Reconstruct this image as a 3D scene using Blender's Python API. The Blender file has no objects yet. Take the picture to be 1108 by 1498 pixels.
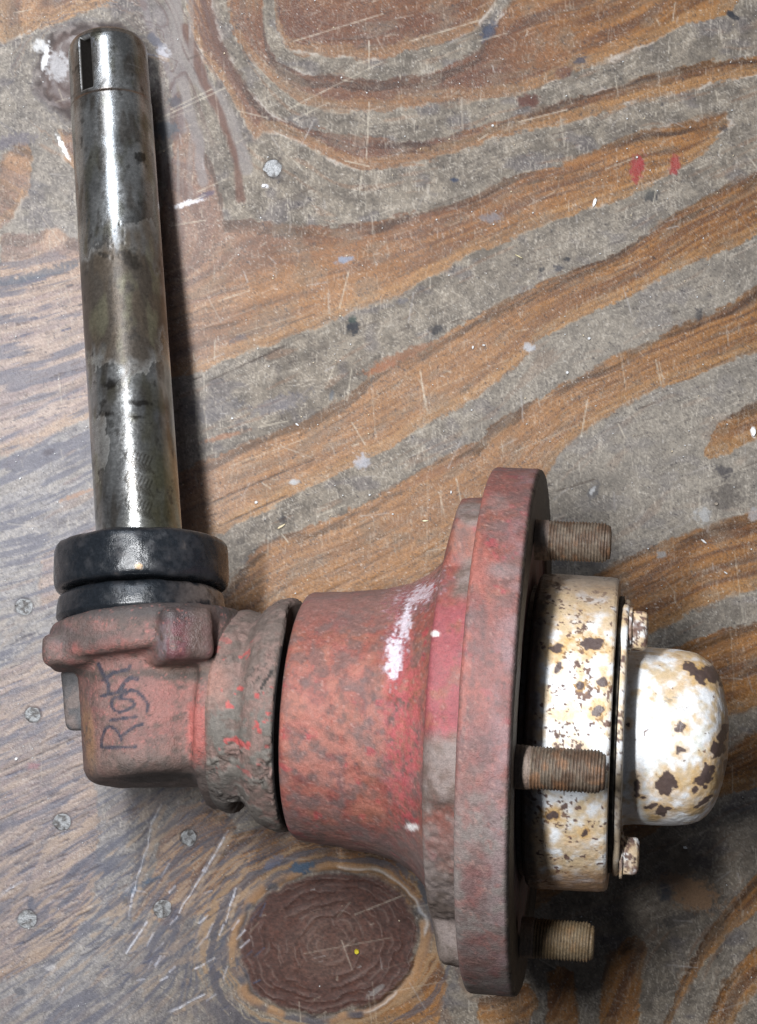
import bpy, math, random
import numpy as np
from mathutils import Vector

random.seed(4)
C = bpy.context.scene.collection
S = 0.00027            # metres per scene unit (a scene unit is about one photo pixel at the hub axis)
CAM_H = 3000.0         # camera height above the bench, scene units
FOC = 2620.0           # focal length, in photo pixels
CX, CY = 554.0, 749.0

# ------------------------------------------------------------------ camera, light, exposure
sc = bpy.context.scene
cam = bpy.data.cameras.new('camera'); cam_o = bpy.data.objects.new('camera', cam); C.objects.link(cam_o)
cam_o.location = (0, 0, CAM_H * S); cam_o.rotation_euler = (0, 0, 0)
cam.sensor_fit = 'VERTICAL'; cam.sensor_height = 36; cam.lens = 36 * FOC / 1498
cam.clip_start = 0.02; cam.clip_end = 60
sc.camera = cam_o
sc.view_settings.view_transform = 'Standard'; sc.view_settings.look = 'None'
sc.view_settings.exposure = 0.0; sc.view_settings.gamma = 1.0

w = bpy.data.worlds.new('World'); sc.world = w; w.use_nodes = True
bg = w.node_tree.nodes['Background']; bg.inputs[0].default_value = (0.60, 0.64, 0.74, 1); bg.inputs[1].default_value = 0.075

def lamp(name, pos, target, size, power, col, sy=None, roll=0.0):
    l = bpy.data.lights.new(name, 'AREA'); l.shape = 'RECTANGLE' if sy else 'DISK'; l.size = size * S
    if sy: l.size_y = sy * S
    l.energy = power; l.color = col
    o = bpy.data.objects.new(name, l); C.objects.link(o)
    o.location = Vector(pos) * S
    o.rotation_euler = (Vector(target) * S - o.location).to_track_quat('-Z', 'Y').to_euler()
    return o
lamp('shop_lamp', (-540, 450, 2600), (-540, 450, 0), 110, 8.1, (0.965, 0.98, 1.0), 1250)
lamp('window_glow', (-800, 2500, 2500), (-300, 0, 0), 900, 2.8, (0.80, 0.88, 1.0), 1300)

# ------------------------------------------------------------------ maths helpers
def at(px, py, z):                       # photo pixel at height z -> scene units
    k = (CAM_H - z) / FOC
    return np.array([(px - CX) * k, (CY - py) * k, z])
def proj(P):                             # scene units -> photo pixels
    k = FOC / (CAM_H - P[:, 2])
    return CX + P[:, 0] * k, CY - P[:, 1] * k
def unit(v): v = np.asarray(v, float); return v / np.linalg.norm(v)
def sst(a, b, x):
    t = np.clip((x - a) / (b - a), 0, 1); return t * t * (3 - 2 * t)
def mix(a, b, t): return a + (b - a) * t
def mixc(a, b, t):                       # colours (n,3) or 3-tuples
    t = np.asarray(t, float); t = t[:, None] if t.ndim else t
    return np.asarray(a, float) * (1 - t) + np.asarray(b, float) * t
R_ = np.random.RandomState(11)
T2 = R_.rand(256, 256); T3 = R_.rand(64, 64, 64)
def vn2(x, y):
    xi = np.floor(x).astype(int); yi = np.floor(y).astype(int)
    fx = x - xi; fy = y - yi; fx = fx * fx * (3 - 2 * fx); fy = fy * fy * (3 - 2 * fy)
    a = T2[xi & 255, yi & 255]; b = T2[(xi + 1) & 255, yi & 255]
    c = T2[xi & 255, (yi + 1) & 255]; d = T2[(xi + 1) & 255, (yi + 1) & 255]
    return mix(mix(a, b, fx), mix(c, d, fx), fy)
def fb2(x, y, o=3, s=0.0):
    r = 0; am = 1; t = 0
    for i in range(o):
        r = r + am * vn2(x * 2.03 ** i + 17.3 * i + s, y * 2.03 ** i + 5.7 * i + s * 1.7); t += am; am *= 0.55
    return r / t
def vn3(P):
    I = np.floor(P).astype(int); f = P - I; f = f * f * (3 - 2 * f)
    r = 0
    for dx in (0, 1):
        for dy in (0, 1):
            for dz in (0, 1):
                ww = (f[:, 0] if dx else 1 - f[:, 0]) * (f[:, 1] if dy else 1 - f[:, 1]) * (f[:, 2] if dz else 1 - f[:, 2])
                r = r + ww * T3[(I[:, 0] + dx) & 63, (I[:, 1] + dy) & 63, (I[:, 2] + dz) & 63]
    return r
def fb3(P, o=3, s=0.0):
    r = 0; am = 1; t = 0
    for i in range(o):
        r = r + am * vn3(P * 2.03 ** i + 13.1 * i + s); t += am; am *= 0.55
    return r / t
def worley(P, seed=0):
    I = np.floor(P).astype(int); best = np.full(len(P), 1e9); second = best.copy(); rid = np.zeros(len(P))
    for dx in (-1, 0, 1):
        for dy in (-1, 0, 1):
            for dz in (-1, 0, 1):
                a, b, c = (I[:, 0] + dx), (I[:, 1] + dy), (I[:, 2] + dz)
                q = [T3[(a + 7 * k + seed) & 63, (b + 13 * k) & 63, (c + 29 * k) & 63] for k in (1, 2, 3, 4)]
                d = (a + q[0] - P[:, 0]) ** 2 + (b + q[1] - P[:, 1]) ** 2 + (c + q[2] - P[:, 2]) ** 2
                m = d < best; second = np.where(m, best, np.minimum(second, d)); best = np.where(m, d, best); rid = np.where(m, q[3], rid)
    return rid, np.sqrt(second) - np.sqrt(best)
def segdist(x, y, ax, ay, bx, by):
    dx, dy = bx - ax, by - ay
    t = np.clip(((x - ax) * dx + (y - ay) * dy) / (dx * dx + dy * dy + 1e-9), 0, 1)
    return np.hypot(x - ax - t * dx, y - ay - t * dy)
def polydist(x, y, pts):
    d = np.full(x.shape, 1e9)
    for (a, b) in zip(pts[:-1], pts[1:]): d = np.minimum(d, segdist(x, y, a[0], a[1], b[0], b[1]))
    return d
def polysd(x, y, pts):                   # signed: positive inside
    d = np.full(x.shape, 1e9); ins = np.zeros(x.shape, bool)
    for (a, b) in zip(pts, pts[1:] + pts[:1]):
        d = np.minimum(d, segdist(x, y, a[0], a[1], b[0], b[1]))
        cnd = (a[1] > y) != (b[1] > y)
        if b[1] != a[1]:
            ins ^= cnd & (x < (b[0] - a[0]) * (y - a[1]) / (b[1] - a[1]) + a[0])
    return np.where(ins, d, -d)
def blob(x, y, cx, cy, rx, ry, ang=0.0, n=0.0, soft=0.35):   # soft ellipse mask, n = ragged noise array
    c, s = math.cos(math.radians(ang)), math.sin(math.radians(ang))
    u = ((x - cx) * c + (y - cy) * s) / rx; v = (-(x - cx) * s + (y - cy) * c) / ry
    return 1 - sst(1 - soft, 1 + soft, np.sqrt(u * u + v * v) + n)

# ------------------------------------------------------------------ mesh + material helpers
ROOT = Vector((0, 0, 0))
def mesh_obj(name, V, F, mat, parent=None, col=None, rm=None, org=None, smooth=True):
    """V in scene units (n,3); F an (m,4) or (m,3) array or a list; col (n,3); rm (n,3) = roughness, metallic, bump."""
    V = np.asarray(V, float)
    m = bpy.data.meshes.new(name)
    o_ = np.array(org if org is not None else (0, 0, 0), float)
    if isinstance(F, np.ndarray):
        k = F.shape[1]
        m.vertices.add(len(V)); m.vertices.foreach_set('co', ((V - o_) * S).astype(np.float32).ravel())
        m.loops.add(F.size); m.loops.foreach_set('vertex_index', F.astype(np.int32).ravel())
        m.polygons.add(len(F)); m.polygons.foreach_set('loop_start', (np.arange(len(F)) * k).astype(np.int32))
        m.update(calc_edges=True); m.validate()
    else:
        m.from_pydata([tuple(v) for v in (V - o_) * S], [], F)
    m.polygons.foreach_set('use_smooth', np.full(len(m.polygons), smooth))
    if col is not None:
        a = m.color_attributes.new('Col', 'FLOAT_COLOR', 'POINT')
        a.data.foreach_set('color', np.c_[np.clip(col, 0, 1), np.ones(len(V))].astype(np.float32).ravel())
    if rm is not None:
        a = m.color_attributes.new('RM', 'FLOAT_COLOR', 'POINT')
        a.data.foreach_set('color', np.c_[np.clip(rm, 0, 1), np.ones(len(V))].astype(np.float32).ravel())
    m.materials.append(mat)
    o = bpy.data.objects.new(name, m); C.objects.link(o)
    if parent is not None: o.parent = parent
    o.location = o_ * S - (np.array(parent.get('_org', (0, 0, 0))) * S if parent is not None else 0)
    return o

def surf_mat(name, grain=1.0, fine=6.0, fine_amt=0.35, bump_d=0.5, coat=0.0, aniso_scale=(1, 1, 1), spec=0.5):
    """reads the surface's own colour and roughness from attributes, adds fine grain and relief by noise nodes"""
    m = bpy.data.materials.new(name); m.use_nodes = True
    nt = m.node_tree; N = nt.nodes; L = nt.links; b = N['Principled BSDF']
    ca = N.new('ShaderNodeVertexColor'); ca.layer_name = 'Col'
    ra = N.new('ShaderNodeVertexColor'); ra.layer_name = 'RM'
    sp = N.new('ShaderNodeSeparateColor'); L.new(ra.outputs[0], sp.inputs[0])
    tc = N.new('ShaderNodeTexCoord'); mp = N.new('ShaderNodeMapping'); mp.inputs['Scale'].default_value = aniso_scale
    L.new(tc.outputs['Object'], mp.inputs[0])
    n1 = N.new('ShaderNodeTexNoise'); n1.inputs['Scale'].default_value = 1 / (fine * S); n1.inputs['Detail'].default_value = 4
    n1.inputs['Roughness'].default_value = 0.7
    n2 = N.new('ShaderNodeTexNoise'); n2.inputs['Scale'].default_value = 1 / (fine * 0.35 * S); n2.inputs['Detail'].default_value = 2
    for n in (n1, n2): L.new(mp.outputs[0], n.inputs['Vector'])
    mr = N.new('ShaderNodeMapRange'); mr.inputs[1].default_value = 0.25; mr.inputs[2].default_value = 0.75
    mr.inputs[3].default_value = 1 - fine_amt; mr.inputs[4].default_value = 1 + fine_amt
    L.new(n1.outputs[0], mr.inputs[0])
    mr2 = N.new('ShaderNodeMapRange'); mr2.inputs[1].default_value = 0.25; mr2.inputs[2].default_value = 0.75
    mr2.inputs[3].default_value = 1 - fine_amt * 0.6; mr2.inputs[4].default_value = 1 + fine_amt * 0.6
    L.new(n2.outputs[0], mr2.inputs[0])
    mu = N.new('ShaderNodeMath'); mu.operation = 'MULTIPLY'; L.new(mr.outputs[0], mu.inputs[0]); L.new(mr2.outputs[0], mu.inputs[1])
    vm = N.new('ShaderNodeVectorMath'); vm.operation = 'SCALE'; L.new(ca.outputs[0], vm.inputs[0]); L.new(mu.outputs[0], vm.inputs['Scale'])
    L.new(vm.outputs[0], b.inputs['Base Color'])
    ad = N.new('ShaderNodeMath'); ad.operation = 'MULTIPLY_ADD'; ad.inputs[1].default_value = 0.22; 
    sub = N.new('ShaderNodeMath'); sub.operation = 'SUBTRACT'; sub.inputs[1].default_value = 0.5; L.new(n1.outputs[0], sub.inputs[0])
    L.new(sub.outputs[0], ad.inputs[0]); L.new(sp.outputs[0], ad.inputs[2]); ad.use_clamp = True
    L.new(ad.outputs[0], b.inputs['Roughness']); L.new(sp.outputs[1], b.inputs['Metallic'])
    bp = N.new('ShaderNodeBump'); bp.inputs['Distance'].default_value = bump_d * S * 4
    L.new(sp.outputs[2], bp.inputs['Strength'])
    am = N.new('ShaderNodeMath'); am.operation = 'MULTIPLY_ADD'; am.inputs[1].default_value = 0.5
    L.new(n2.outputs[0], am.inputs[0]); L.new(n1.outputs[0], am.inputs[2]); L.new(am.outputs[0], bp.inputs['Height'])
    L.new(bp.outputs[0], b.inputs['Normal'])
    sl = N.new('ShaderNodeMath'); sl.operation = 'MULTIPLY'; sl.inputs[1].default_value = 20; sl.use_clamp = True; L.new(sp.outputs[2], sl.inputs[0])
    s2 = N.new('ShaderNodeMath'); s2.operation = 'MULTIPLY'; s2.inputs[1].default_value = spec; L.new(sl.outputs[0], s2.inputs[0])
    L.new(s2.outputs[0], b.inputs['Specular IOR Level'])
    if coat: b.inputs['Coat Weight'].default_value = coat; b.inputs['Coat Roughness'].default_value = 0.25
    return m
def setp(o, **k):
    for a, v in k.items(): o[a] = v
    return o

# ================================================================== THE BENCH: worn plywood sheet
def axis_lines(lo, hi, step):
    inner = np.arange(lo, hi + step, step)
    outw = []; s = step; v = 0
    while v < 1900: s = min(s * 1.16, 60); v += s; outw.append(v)
    outw = np.array(outw)
    a = np.r_[lo - outw[::-1], inner, inner[-1] + outw]
    return a if len(a) % 2 else np.r_[a, a[-1] + 60]
XS = axis_lines(-9, 1117, 1.7); YS = axis_lines(-9, 1507, 1.7)
PX, PY = np.meshgrid(XS, YS)             # rows = y
# --- grain field: long traced growth-ring lines, interpolated by a thin-plate spline
CON = [
 (78, [(400,-40),(403,0),(405,40),(415,70),(440,82),(480,86),(540,88),(600,76),(660,62),(700,45),(740,5)]),
 (110, [(380,-40),(382,0),(386,50),(402,88),(440,108),(500,113),(560,120),(620,108),(700,80),(800,42),(900,10)]),
 (162, [(335,0),(340,40),(365,80),(400,120),(440,152),(500,163),(600,157),(700,145),(790,128),(840,105),(900,85),(960,60),(1010,35),(1108,0)]),
 (205, [(312,0),(320,40),(345,75),(365,110),(400,160),(440,185),(500,197),(600,205),(700,190),(830,145),(900,125),(980,102),(1108,82),(1250,50)]),
 (243, [(275,0),(300,60),(335,110),(365,165),(390,192),(450,215),(490,238),(540,250),(600,243),(720,205),(830,178),(960,140),(1108,105)]),
 (312, [(240,20),(275,120),(300,200),(330,255),(400,315),(500,332),(560,322),(600,311),(700,282),(770,246),(850,228),(950,190),(1108,150)]),
 (360, [(0,560),(110,530),(260,455),(400,410),(520,380),(600,360),(700,325),(850,270),(1000,225)]),
 (300, [(0,470),(110,440),(260,390)]), (240, [(0,400),(115,370)]),
 (412, [(-100,710),(0,670),(60,645),(130,612),(200,575),(270,540),(380,508),(460,480),(560,438),(640,400),(740,355),(870,305),(960,270),(1060,225),(1250,150)]),
 (515, [(50,795),(135,755),(200,715),(300,672),(380,640),(440,620),(520,570),(600,517),(700,460),(800,410),(900,370),(990,312),(1108,250)]),
 (640, [(-50,935),(60,900),(200,840),(300,790),(440,720),(500,690),(560,660),(620,625),(700,580),(760,530),(850,465),(930,430),(1040,375),(1108,345)]),
 (705, [(400,790),(500,750),(600,700),(700,645),(770,590),(900,520),(985,480),(1070,445),(1250,370)]),
 (830, [(450,920),(600,840),(760,730),(820,665),(860,632),(960,570),(1060,532),(1108,515)]),
 (960, [(750,900),(890,830),(950,800),(1108,745)]), (1060, [(750,1010),(945,930),(1050,880),(1250,810)]),
 (1180, [(800,1120),(960,1070),(1108,1030)]), (1330, [(760,1330),(900,1290),(1000,1240),(1108,1175)]),
 (1420, [(830,1498),(860,1420),(920,1350),(1000,1300),(1108,1220)]),
 (1500, [(965,1498),(1000,1430),(1030,1370),(1070,1320),(1108,1280)]), (1565, [(1030,1498),(1060,1430),(1108,1385)]),
 (840, [(-60,1175),(0,1150),(60,1125),(120,1100)]), (965, [(-60,1320),(0,1290),(60,1252),(130,1212),(200,1170)]),
 (1080, [(0,1440),(60,1405),(130,1362),(200,1290),(280,1215),(350,1190)]), (1180, [(100,1498),(200,1420),(270,1320),(330,1250),(420,1225)]),
]
cp = np.array([(x, y) for l, p in CON for x, y in p], float); cv = np.array([l for l, p in CON for _ in p], float)
def tps(d2): return 0.5 * d2 * np.log(d2 + 1e-6)
n = len(cp); sc_ = 500.0; c2 = cp / sc_
K = tps(((c2[:, None] - c2[None]) ** 2).sum(2)) + 1e-4 * np.eye(n); Pm = np.c_[np.ones(n), c2]
sol = np.linalg.solve(np.block([[K, Pm], [Pm.T, np.zeros((3, 3))]]), np.r_[cv, 0, 0, 0])
def up(Cg, axis_full):                   # coarse (every 2nd line) -> full
    X, Y = XS, YS
    xc, yc = X[::2], Y[::2]
    ix = np.clip(np.searchsorted(xc, X, 'right') - 1, 0, len(xc) - 2); tx = (X - xc[ix]) / (xc[ix + 1] - xc[ix])
    iy = np.clip(np.searchsorted(yc, Y, 'right') - 1, 0, len(yc) - 2); ty = (Y - yc[iy]) / (yc[iy + 1] - yc[iy])
    A = Cg[:, ix] * (1 - tx) + Cg[:, ix + 1] * tx
    return A[iy] * (1 - ty)[:, None] + A[iy + 1] * ty[:, None]
cx_, cy_ = PX[::2, ::2], PY[::2, ::2]
qx = np.clip(cx_, -250, 1400).ravel() / sc_; qy = np.clip(cy_, -250, 1800).ravel() / sc_
Gc = sol[n] + sol[n + 1] * qx + sol[n + 2] * qy
for i in range(n): Gc = Gc + sol[i] * tps((qx - c2[i, 0]) ** 2 + (qy - c2[i, 1]) ** 2)
Gc = Gc.reshape(cx_.shape) + (cy_ - np.clip(cy_, -250, 1800)) + 0.35 * (cx_ - np.clip(cx_, -250, 1400))
# --- knots
def knot_r(x, y, cx, cy, a, b, ang):
    c, s = math.cos(math.radians(ang)), math.sin(math.radians(ang))
    u = ((x - cx) * c + (y - cy) * s) / a; v = (-(x - cx) * s + (y - cy) * c) / b
    return np.sqrt(u * u + v * v), np.arctan2(v, u)
# --- bare golden bands between the grey worn ones
ORA = [
 [(403,-60),(405,35),(418,68),(445,80),(485,84),(540,88),(600,74),(660,60),(700,42),(712,20),(760,-60)],
 [(380,-60),(383,0),(388,55),(405,90),(440,108),(500,113),(560,120),(620,108),(665,90),(700,76),(715,45),(735,22),(790,-60),(1100,-80),(1075,20),(1040,30),(1000,35),(960,60),(900,85),(840,105),(790,128),(755,138),(700,146),(600,157),(560,164),(500,163),(440,150),(400,120),(368,85),(342,50),(333,0),(330,-60)],
 [(262,-60),(280,40),(300,90),(330,130),(352,170),(372,205),(390,192),(415,197),(450,214),(490,237),(520,248),(545,250),(600,241),(660,225),(720,205),(770,190),(830,178),(900,160),(960,140),(1010,130),(1060,118),(1108,107),(1500,20),(1500,-10),(1108,82),(1040,90),(980,102),(900,125),(830,145),(740,175),(650,200),(580,206),(500,196),(440,186),(400,166),(370,136),(345,100),(322,50),(312,0),(310,-60)],
 [(262,150),(285,200),(310,240),(325,290),(330,322),(420,330),(500,332),(560,322),(600,311),(660,300),(700,282),(740,256),(820,240),(850,228),(900,205),(950,190),(1000,180),(1062,165),(1070,182),(1030,225),(960,268),(870,305),(800,328),(740,355),(700,368),(640,400),(600,422),(560,438),(460,480),(380,508),(300,540),(250,552),(200,575),(130,612),(60,645),(0,670),(-400,820),(-400,520),(0,385),(110,350),(230,330)],
 [(535,553),(555,530),(600,517),(650,490),(700,460),(750,432),(800,410),(850,390),(900,370),(950,340),(990,310),(1020,295),(1108,250),(1500,90),(1500,180),(1108,345),(1040,375),(980,400),(930,430),(850,465),(790,498),(760,530),(700,580),(660,600),(620,625),(560,660),(500,690),(440,720),(400,742),(300,790),(200,832),(60,895),(60,815),(140,765),(200,720),(300,672),(380,640),(440,620),(520,573)],
 [(380,800),(460,765),(500,750),(560,720),(600,700),(650,670),(700,645),(720,620),(770,590),(830,560),(900,520),(960,495),(985,480),(1020,465),(1070,445),(1108,420),(1500,260),(1500,370),(1108,515),(1060,530),(1020,553),(960,570),(920,590),(860,630),(820,662),(780,740),(700,860),(450,950),(300,900)],
 [(1032,668),(1033,645),(1060,615),(1108,588),(1400,470),(1400,520),(1108,642),(1070,662),(1040,671)],
 [(860,850),(900,825),(950,800),(1020,775),(1108,745),(1500,610),(1500,720),(1108,860),(1050,880),(985,910),(940,935),(880,970)],
 [(940,960),(1020,935),(1108,908),(1500,800),(1500,900),(1108,1035),(1070,1045),(1020,1070),(960,1080)],
 [(1050,1110),(1108,1068),(1500,930),(1500,1060),(1108,1150),(1000,1180),(940,1230),(850,1290),(780,1330),(760,1250),(900,1170)],
 [(965,1510),(998,1430),(1030,1370),(1070,1320),(1108,1280),(1300,1160),(1300,1240),(1108,1335),(1062,1372),(1035,1405),(995,1470),(980,1510)],
 [(1030,1510),(1060,1432),(1108,1388),(1300,1290),(1300,1400),(1108,1452),(1085,1480),(1075,1510)],
 [(798,1510),(803,1460),(800,1425),(820,1412),(838,1420),(846,1460),(848,1510)],
 [(878,1510),(880,1440),(885,1400),(905,1385),(930,1370),(950,1385),(940,1430),(935,1510)],
 [(-400,1110),(-5,985),(60,955),(115,935),(125,1060),(140,1160),(145,1230),(132,1330),(100,1385),(50,1415),(0,1440),(-400,1600)],
 [(195,1350),(222,1285),(232,1240),(262,1180),(300,1170),(330,1185),(345,1210),(318,1245),(285,1290),(260,1340),(245,1360),(215,1330)],
 [(258,1338),(290,1270),(340,1222),(400,1205),(470,1218),(560,1240),(600,1262),(622,1310),(600,1330),(560,1290),(500,1270),(440,1275),(390,1295),(350,1335),(300,1340)],
 [(480,1510),(560,1450),(610,1400),(640,1395),(655,1430),(640,1510)],
 [(700,1510),(700,1460),(770,1440),(790,1460),(770,1510)],
 [(0,238),(25,210),(42,205),(50,235),(42,285),(20,318),(-5,335),(-400,420),(-400,280)],
 [(84,190),(112,186),(118,215),(114,248),(95,235)],
 [(-300,120),(0,62),(60,40),(130,15),(200,-10),(200,-60),(60,-60),(-300,-60)],
 [(0,345),(80,335),(114,352),(114,380),(0,400)],
]
dc = np.full(cx_.shape, -1e3)
inb = (cx_ > -420) & (cx_ < 1520) & (cy_ > -100) & (cy_ < 1620)
xx, yy = cx_[inb], cy_[inb]; dd = np.full(xx.shape, -1e3)
for p in ORA: dd = np.maximum(dd, polysd(xx, yy, p))
dc[inb] = dd
outside = np.maximum(np.maximum(-cx_, cx_ - 1108), np.maximum(-cy_, cy_ - 1498))
far = sst(20, 90, outside)
dc = np.clip(dc, -60, 60) * (1 - far) + 26 * np.sin(Gc * 2 * math.pi / 118) * far
G = up(Gc, 0); OD = up(dc, 0)
A = PX * math.cos(0.35) - PY * math.sin(0.35)
kr, ka = knot_r(PX, PY, 482, 1380, 139, 106, -14)
kwob = (fb2(PX / 40, PY / 40, 3, 3.1) - 0.5)
kr = kr + kwob * 0.16
KG = kr * 120 + 900
kn = 1 - sst(1.0, 1.75, kr)
G = G * (1 - kn) + (G * 0.25 + KG) * kn
k2, k2a = knot_r(PX, PY, 135, 105, 82, 72, -10); k2 = k2 + (fb2(PX / 22, PY / 22, 3, 8.1) - 0.5) * 0.25
k2n = 1 - sst(0.9, 1.7, k2)
G = G * (1 - k2n) + (G * 0.4 + k2 * 70) * k2n
flat = lambda a: a.ravel()
px, py, g, a_, od = map(flat, (PX, PY, G, A, OD))
kr, ka, k2 = kr.ravel(), ka.ravel(), k2.ravel()
s_fine = fb2(a_ / 55, g / 1.9, 3, 1.0); s_mid = fb2(a_ / 120, g / 6.5, 3, 4.0); s_big = fb2(px / 170, py / 170, 3, 9.0)
speck = fb2(px / 5.0, py / 5.0, 3, 2.0); mott = fb2(px / 22, py / 22, 4, 6.0)
esoft = 1.3 + 5 * sst(.5, .75, fb2(px / 60, py / 60, 3, 15))
e = od + 13 * (fb2(a_ / 34, g / 8, 3, 12.0) - 0.5) + 7 * (fb2(px / 6, py / 6, 2, 14) - 0.5)
wo = sst(-esoft, esoft, e)
leftness = sst(430, 60, px) * (.35 + .65 * sst(230, 480, py))  # left side paler and cooler: lamp haze painted into the wood
shp = PX.shape
wog = wo.reshape(shp); sh = 11
upw = np.roll(wog, sh, axis=0); upw[:sh] = wog[:sh]
dnw = np.roll(wog, -sh, axis=0); dnw[-sh:] = wog[-sh:]
topedge = (wog * (1 - upw)).ravel(); botedge = (wog * (1 - dnw)).ravel()
gold = mixc((0.235, 0.122, 0.045), (0.128, 0.060, 0.024), sst(0.35, 0.7, s_mid))
redz = np.clip(blob(px, py, 430, 200, 330, 170, 0, 0, 0.6) + 0.6 * blob(px, py, 560, 60, 300, 90, 0, 0, 0.5), 0, 1)
gold = mixc(gold, (0.105, 0.046, 0.028), redz * 0.85)
tan = blob(px, py, 520, 660, 420, 260, 0, 0, 0.6)
gold = mixc(gold, (0.255, 0.155, 0.090), tan * 0.6)
pale = mixc((0.30, 0.240, 0.205), (0.22, 0.175, 0.165), sst(0.35, 0.65, s_mid))
gold = mixc(gold, (0.170, 0.112, 0.088), blob(px, py, 250, 270, 150, 150, 0, 0, .6) * .75)
gold = mixc(gold, pale, leftness * 0.95)
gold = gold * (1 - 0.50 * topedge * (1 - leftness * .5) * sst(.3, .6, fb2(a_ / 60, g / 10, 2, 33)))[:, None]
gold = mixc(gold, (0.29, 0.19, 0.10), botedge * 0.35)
gold = gold * (0.84 + 0.32 * s_fine)[:, None]
gold = mixc(gold, (0.165, 0.132, 0.100), np.clip(.03 + .42 * sst(.52, .74, fb2(a_ / 40, g / 16, 4, 25)) * (1 - .5 * leftness), 0, .6))
# dirt held in the bare wood pores, along the grain
pore = sst(0.60, 0.74, fb2(a_ / 80, g / 3.2, 3, 21.0)) * sst(0.42, 0.62, fb2(px / 120, py / 90, 2, 7.0))
gold = mixc(gold, (0.10, 0.075, 0.062), pore * 0.42)
grey = mixc((0.196, 0.170, 0.140), (0.130, 0.113, 0.096), sst(0.3, 0.7, mott))
grey = mixc(grey, (0.260, 0.252, 0.255), leftness * 0.65)
grey = mixc(grey, (0.225, 0.20, 0.17), sst(0.52, 0.7, s_mid) * 0.4)
grey = mixc(grey, (0.110, 0.10, 0.105), sst(0.58, 0.75, fb2(px / 45, py / 28, 3, 31)) * 0.55)
grey = grey * (0.74 + 0.52 * speck)[:, None]
grey = mixc(grey, (0.20, 0.115, 0.07), sst(0.66, 0.76, fb2(a_ / 70, g / 9, 3, 41)) * 0.3)
grey = mixc(grey, (0.255, 0.235, 0.21), blob(px, py, 980, 620, 330, 260, -20, 0, .7) * .45)
col = mixc(grey, gold, wo)
def hair(ang, wd, ln, th, sd):
    c_, s_ = math.cos(math.radians(ang)), math.sin(math.radians(ang)); u = px * c_ + py * s_; v = -px * s_ + py * c_
    return sst(th, th + .10, fb2(u / ln, v / wd, 2, sd)) * sst(.35, .6, fb2(px / 35, py / 35, 2, sd + 3))
for an_, wd_, ln_, th_, k_ in ((84, 1.5, 24, .70, .40), (97, 1.5, 18, .71, .35), (-22, 1.4, 26, .69, .38), (35, 1.4, 14, .72, .35), (-60, 1.4, 14, .72, .35), (-8, 1.5, 18, .72, .3), (120, 1.4, 10, .72, .3)):
    col = mixc(col, (0.40, 0.365, 0.32), hair(an_, wd_, ln_, th_, 200 + an_) * k_ * (.55 + .45 * (1 - wo)))
for an_, wd_, ln_, th_, k_ in ((-20, 1.5, 16, .70, .45), (60, 1.4, 9, .73, .35)):
    col = mixc(col, (0.07, 0.055, 0.048), hair(an_, wd_, ln_, th_, 300 + an_) * k_)
grit = fb2(px / 2.1, py / 2.1, 2, 111)
col = col * (.74 + .52 * grit)[:, None]
col = mixc(col, (0.5, 0.48, 0.46), sst(.82, .88, fb2(px / 2.4, py / 2.4, 2, 117)) * .4)
col = mixc(col, (0.04, 0.035, 0.04), sst(.785, .84, fb2(px / 3.2, py / 3.2, 2, 127)) * .6)
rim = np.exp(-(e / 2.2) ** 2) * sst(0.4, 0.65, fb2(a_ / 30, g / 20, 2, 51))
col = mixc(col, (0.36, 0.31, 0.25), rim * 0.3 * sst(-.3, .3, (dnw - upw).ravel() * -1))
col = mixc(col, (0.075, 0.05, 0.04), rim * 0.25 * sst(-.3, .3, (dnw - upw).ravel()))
for pts_, w_, c_ in (([(250,-10),(262,60),(285,105),(322,150),(345,200),(358,245)], 11, (.21,.19,.18)), ([(232,20),(255,80),(275,150),(292,215),(296,265)], 8, (.20,.18,.175)), ([(205,-10),(225,50),(250,110),(268,190)], 5, (.19,.17,.17)),
                    ([(295,-10),(310,40),(330,90),(352,125)], 6, (.10,.055,.04)), ([(272,40),(300,120),(325,170),(345,230),(352,290)], 6, (.12,.065,.05))):
    m_ = 1 - sst(w_ - 3, w_ + 3, polydist(px, py, pts_) + 7 * (fb2(px / 9, py / 30, 2, 133) - .5)); col = mixc(col, c_, m_ * .75)
edgew = rim * sst(.5, .62, fb2(px / 40, py / 40, 2, 137)) * sst(420, 200, py)
col = mixc(col, (.42, .39, .36), edgew * .55)
# blue-grey streaks, mostly on the left of the sheet
bz = np.clip(sst(330, 60, px) * (0.35 + 0.65 * sst(330, 420, py)) + blob(px, py, 230, 1330, 230, 150, 0, 0, .5), 0, 1)
bs = sst(0.52, 0.64, fb2(a_ / 80, g / 6.5, 3, 61)) * bz
col = mixc(col, (0.085, 0.088, 0.115), bs * 0.7)
bl = np.clip(blob(px, py, 240, 1320, 190, 140, 0, 0, .5) + .4 * sst(150, 80, px) * sst(850, 950, py), 0, 1)
ts = sst(.54, .62, fb2((px * .77 - py * .64) / 42, (px * .64 + py * .77) / 7, 3, 161)) * bl; col = mixc(col, (.33, .25, .18), ts * .6)
ts2 = sst(.56, .63, fb2((px * .77 - py * .64) / 34, (px * .64 + py * .77) / 5, 3, 171)) * bl; col = mixc(col, (.07, .075, .10), ts2 * .65)
# top-left streaky upright grain
tz = blob(px, py, 235, 150, 75, 200, 8, 0, .5)
col = mixc(col, (0.11, 0.075, 0.07), tz * sst(.42, .6, s_mid) * .6)
col = mixc(col, (0.21, 0.19, 0.18), tz * sst(.55, .68, fb2(px / 9, py / 120, 3, 71)) * .6)
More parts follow.
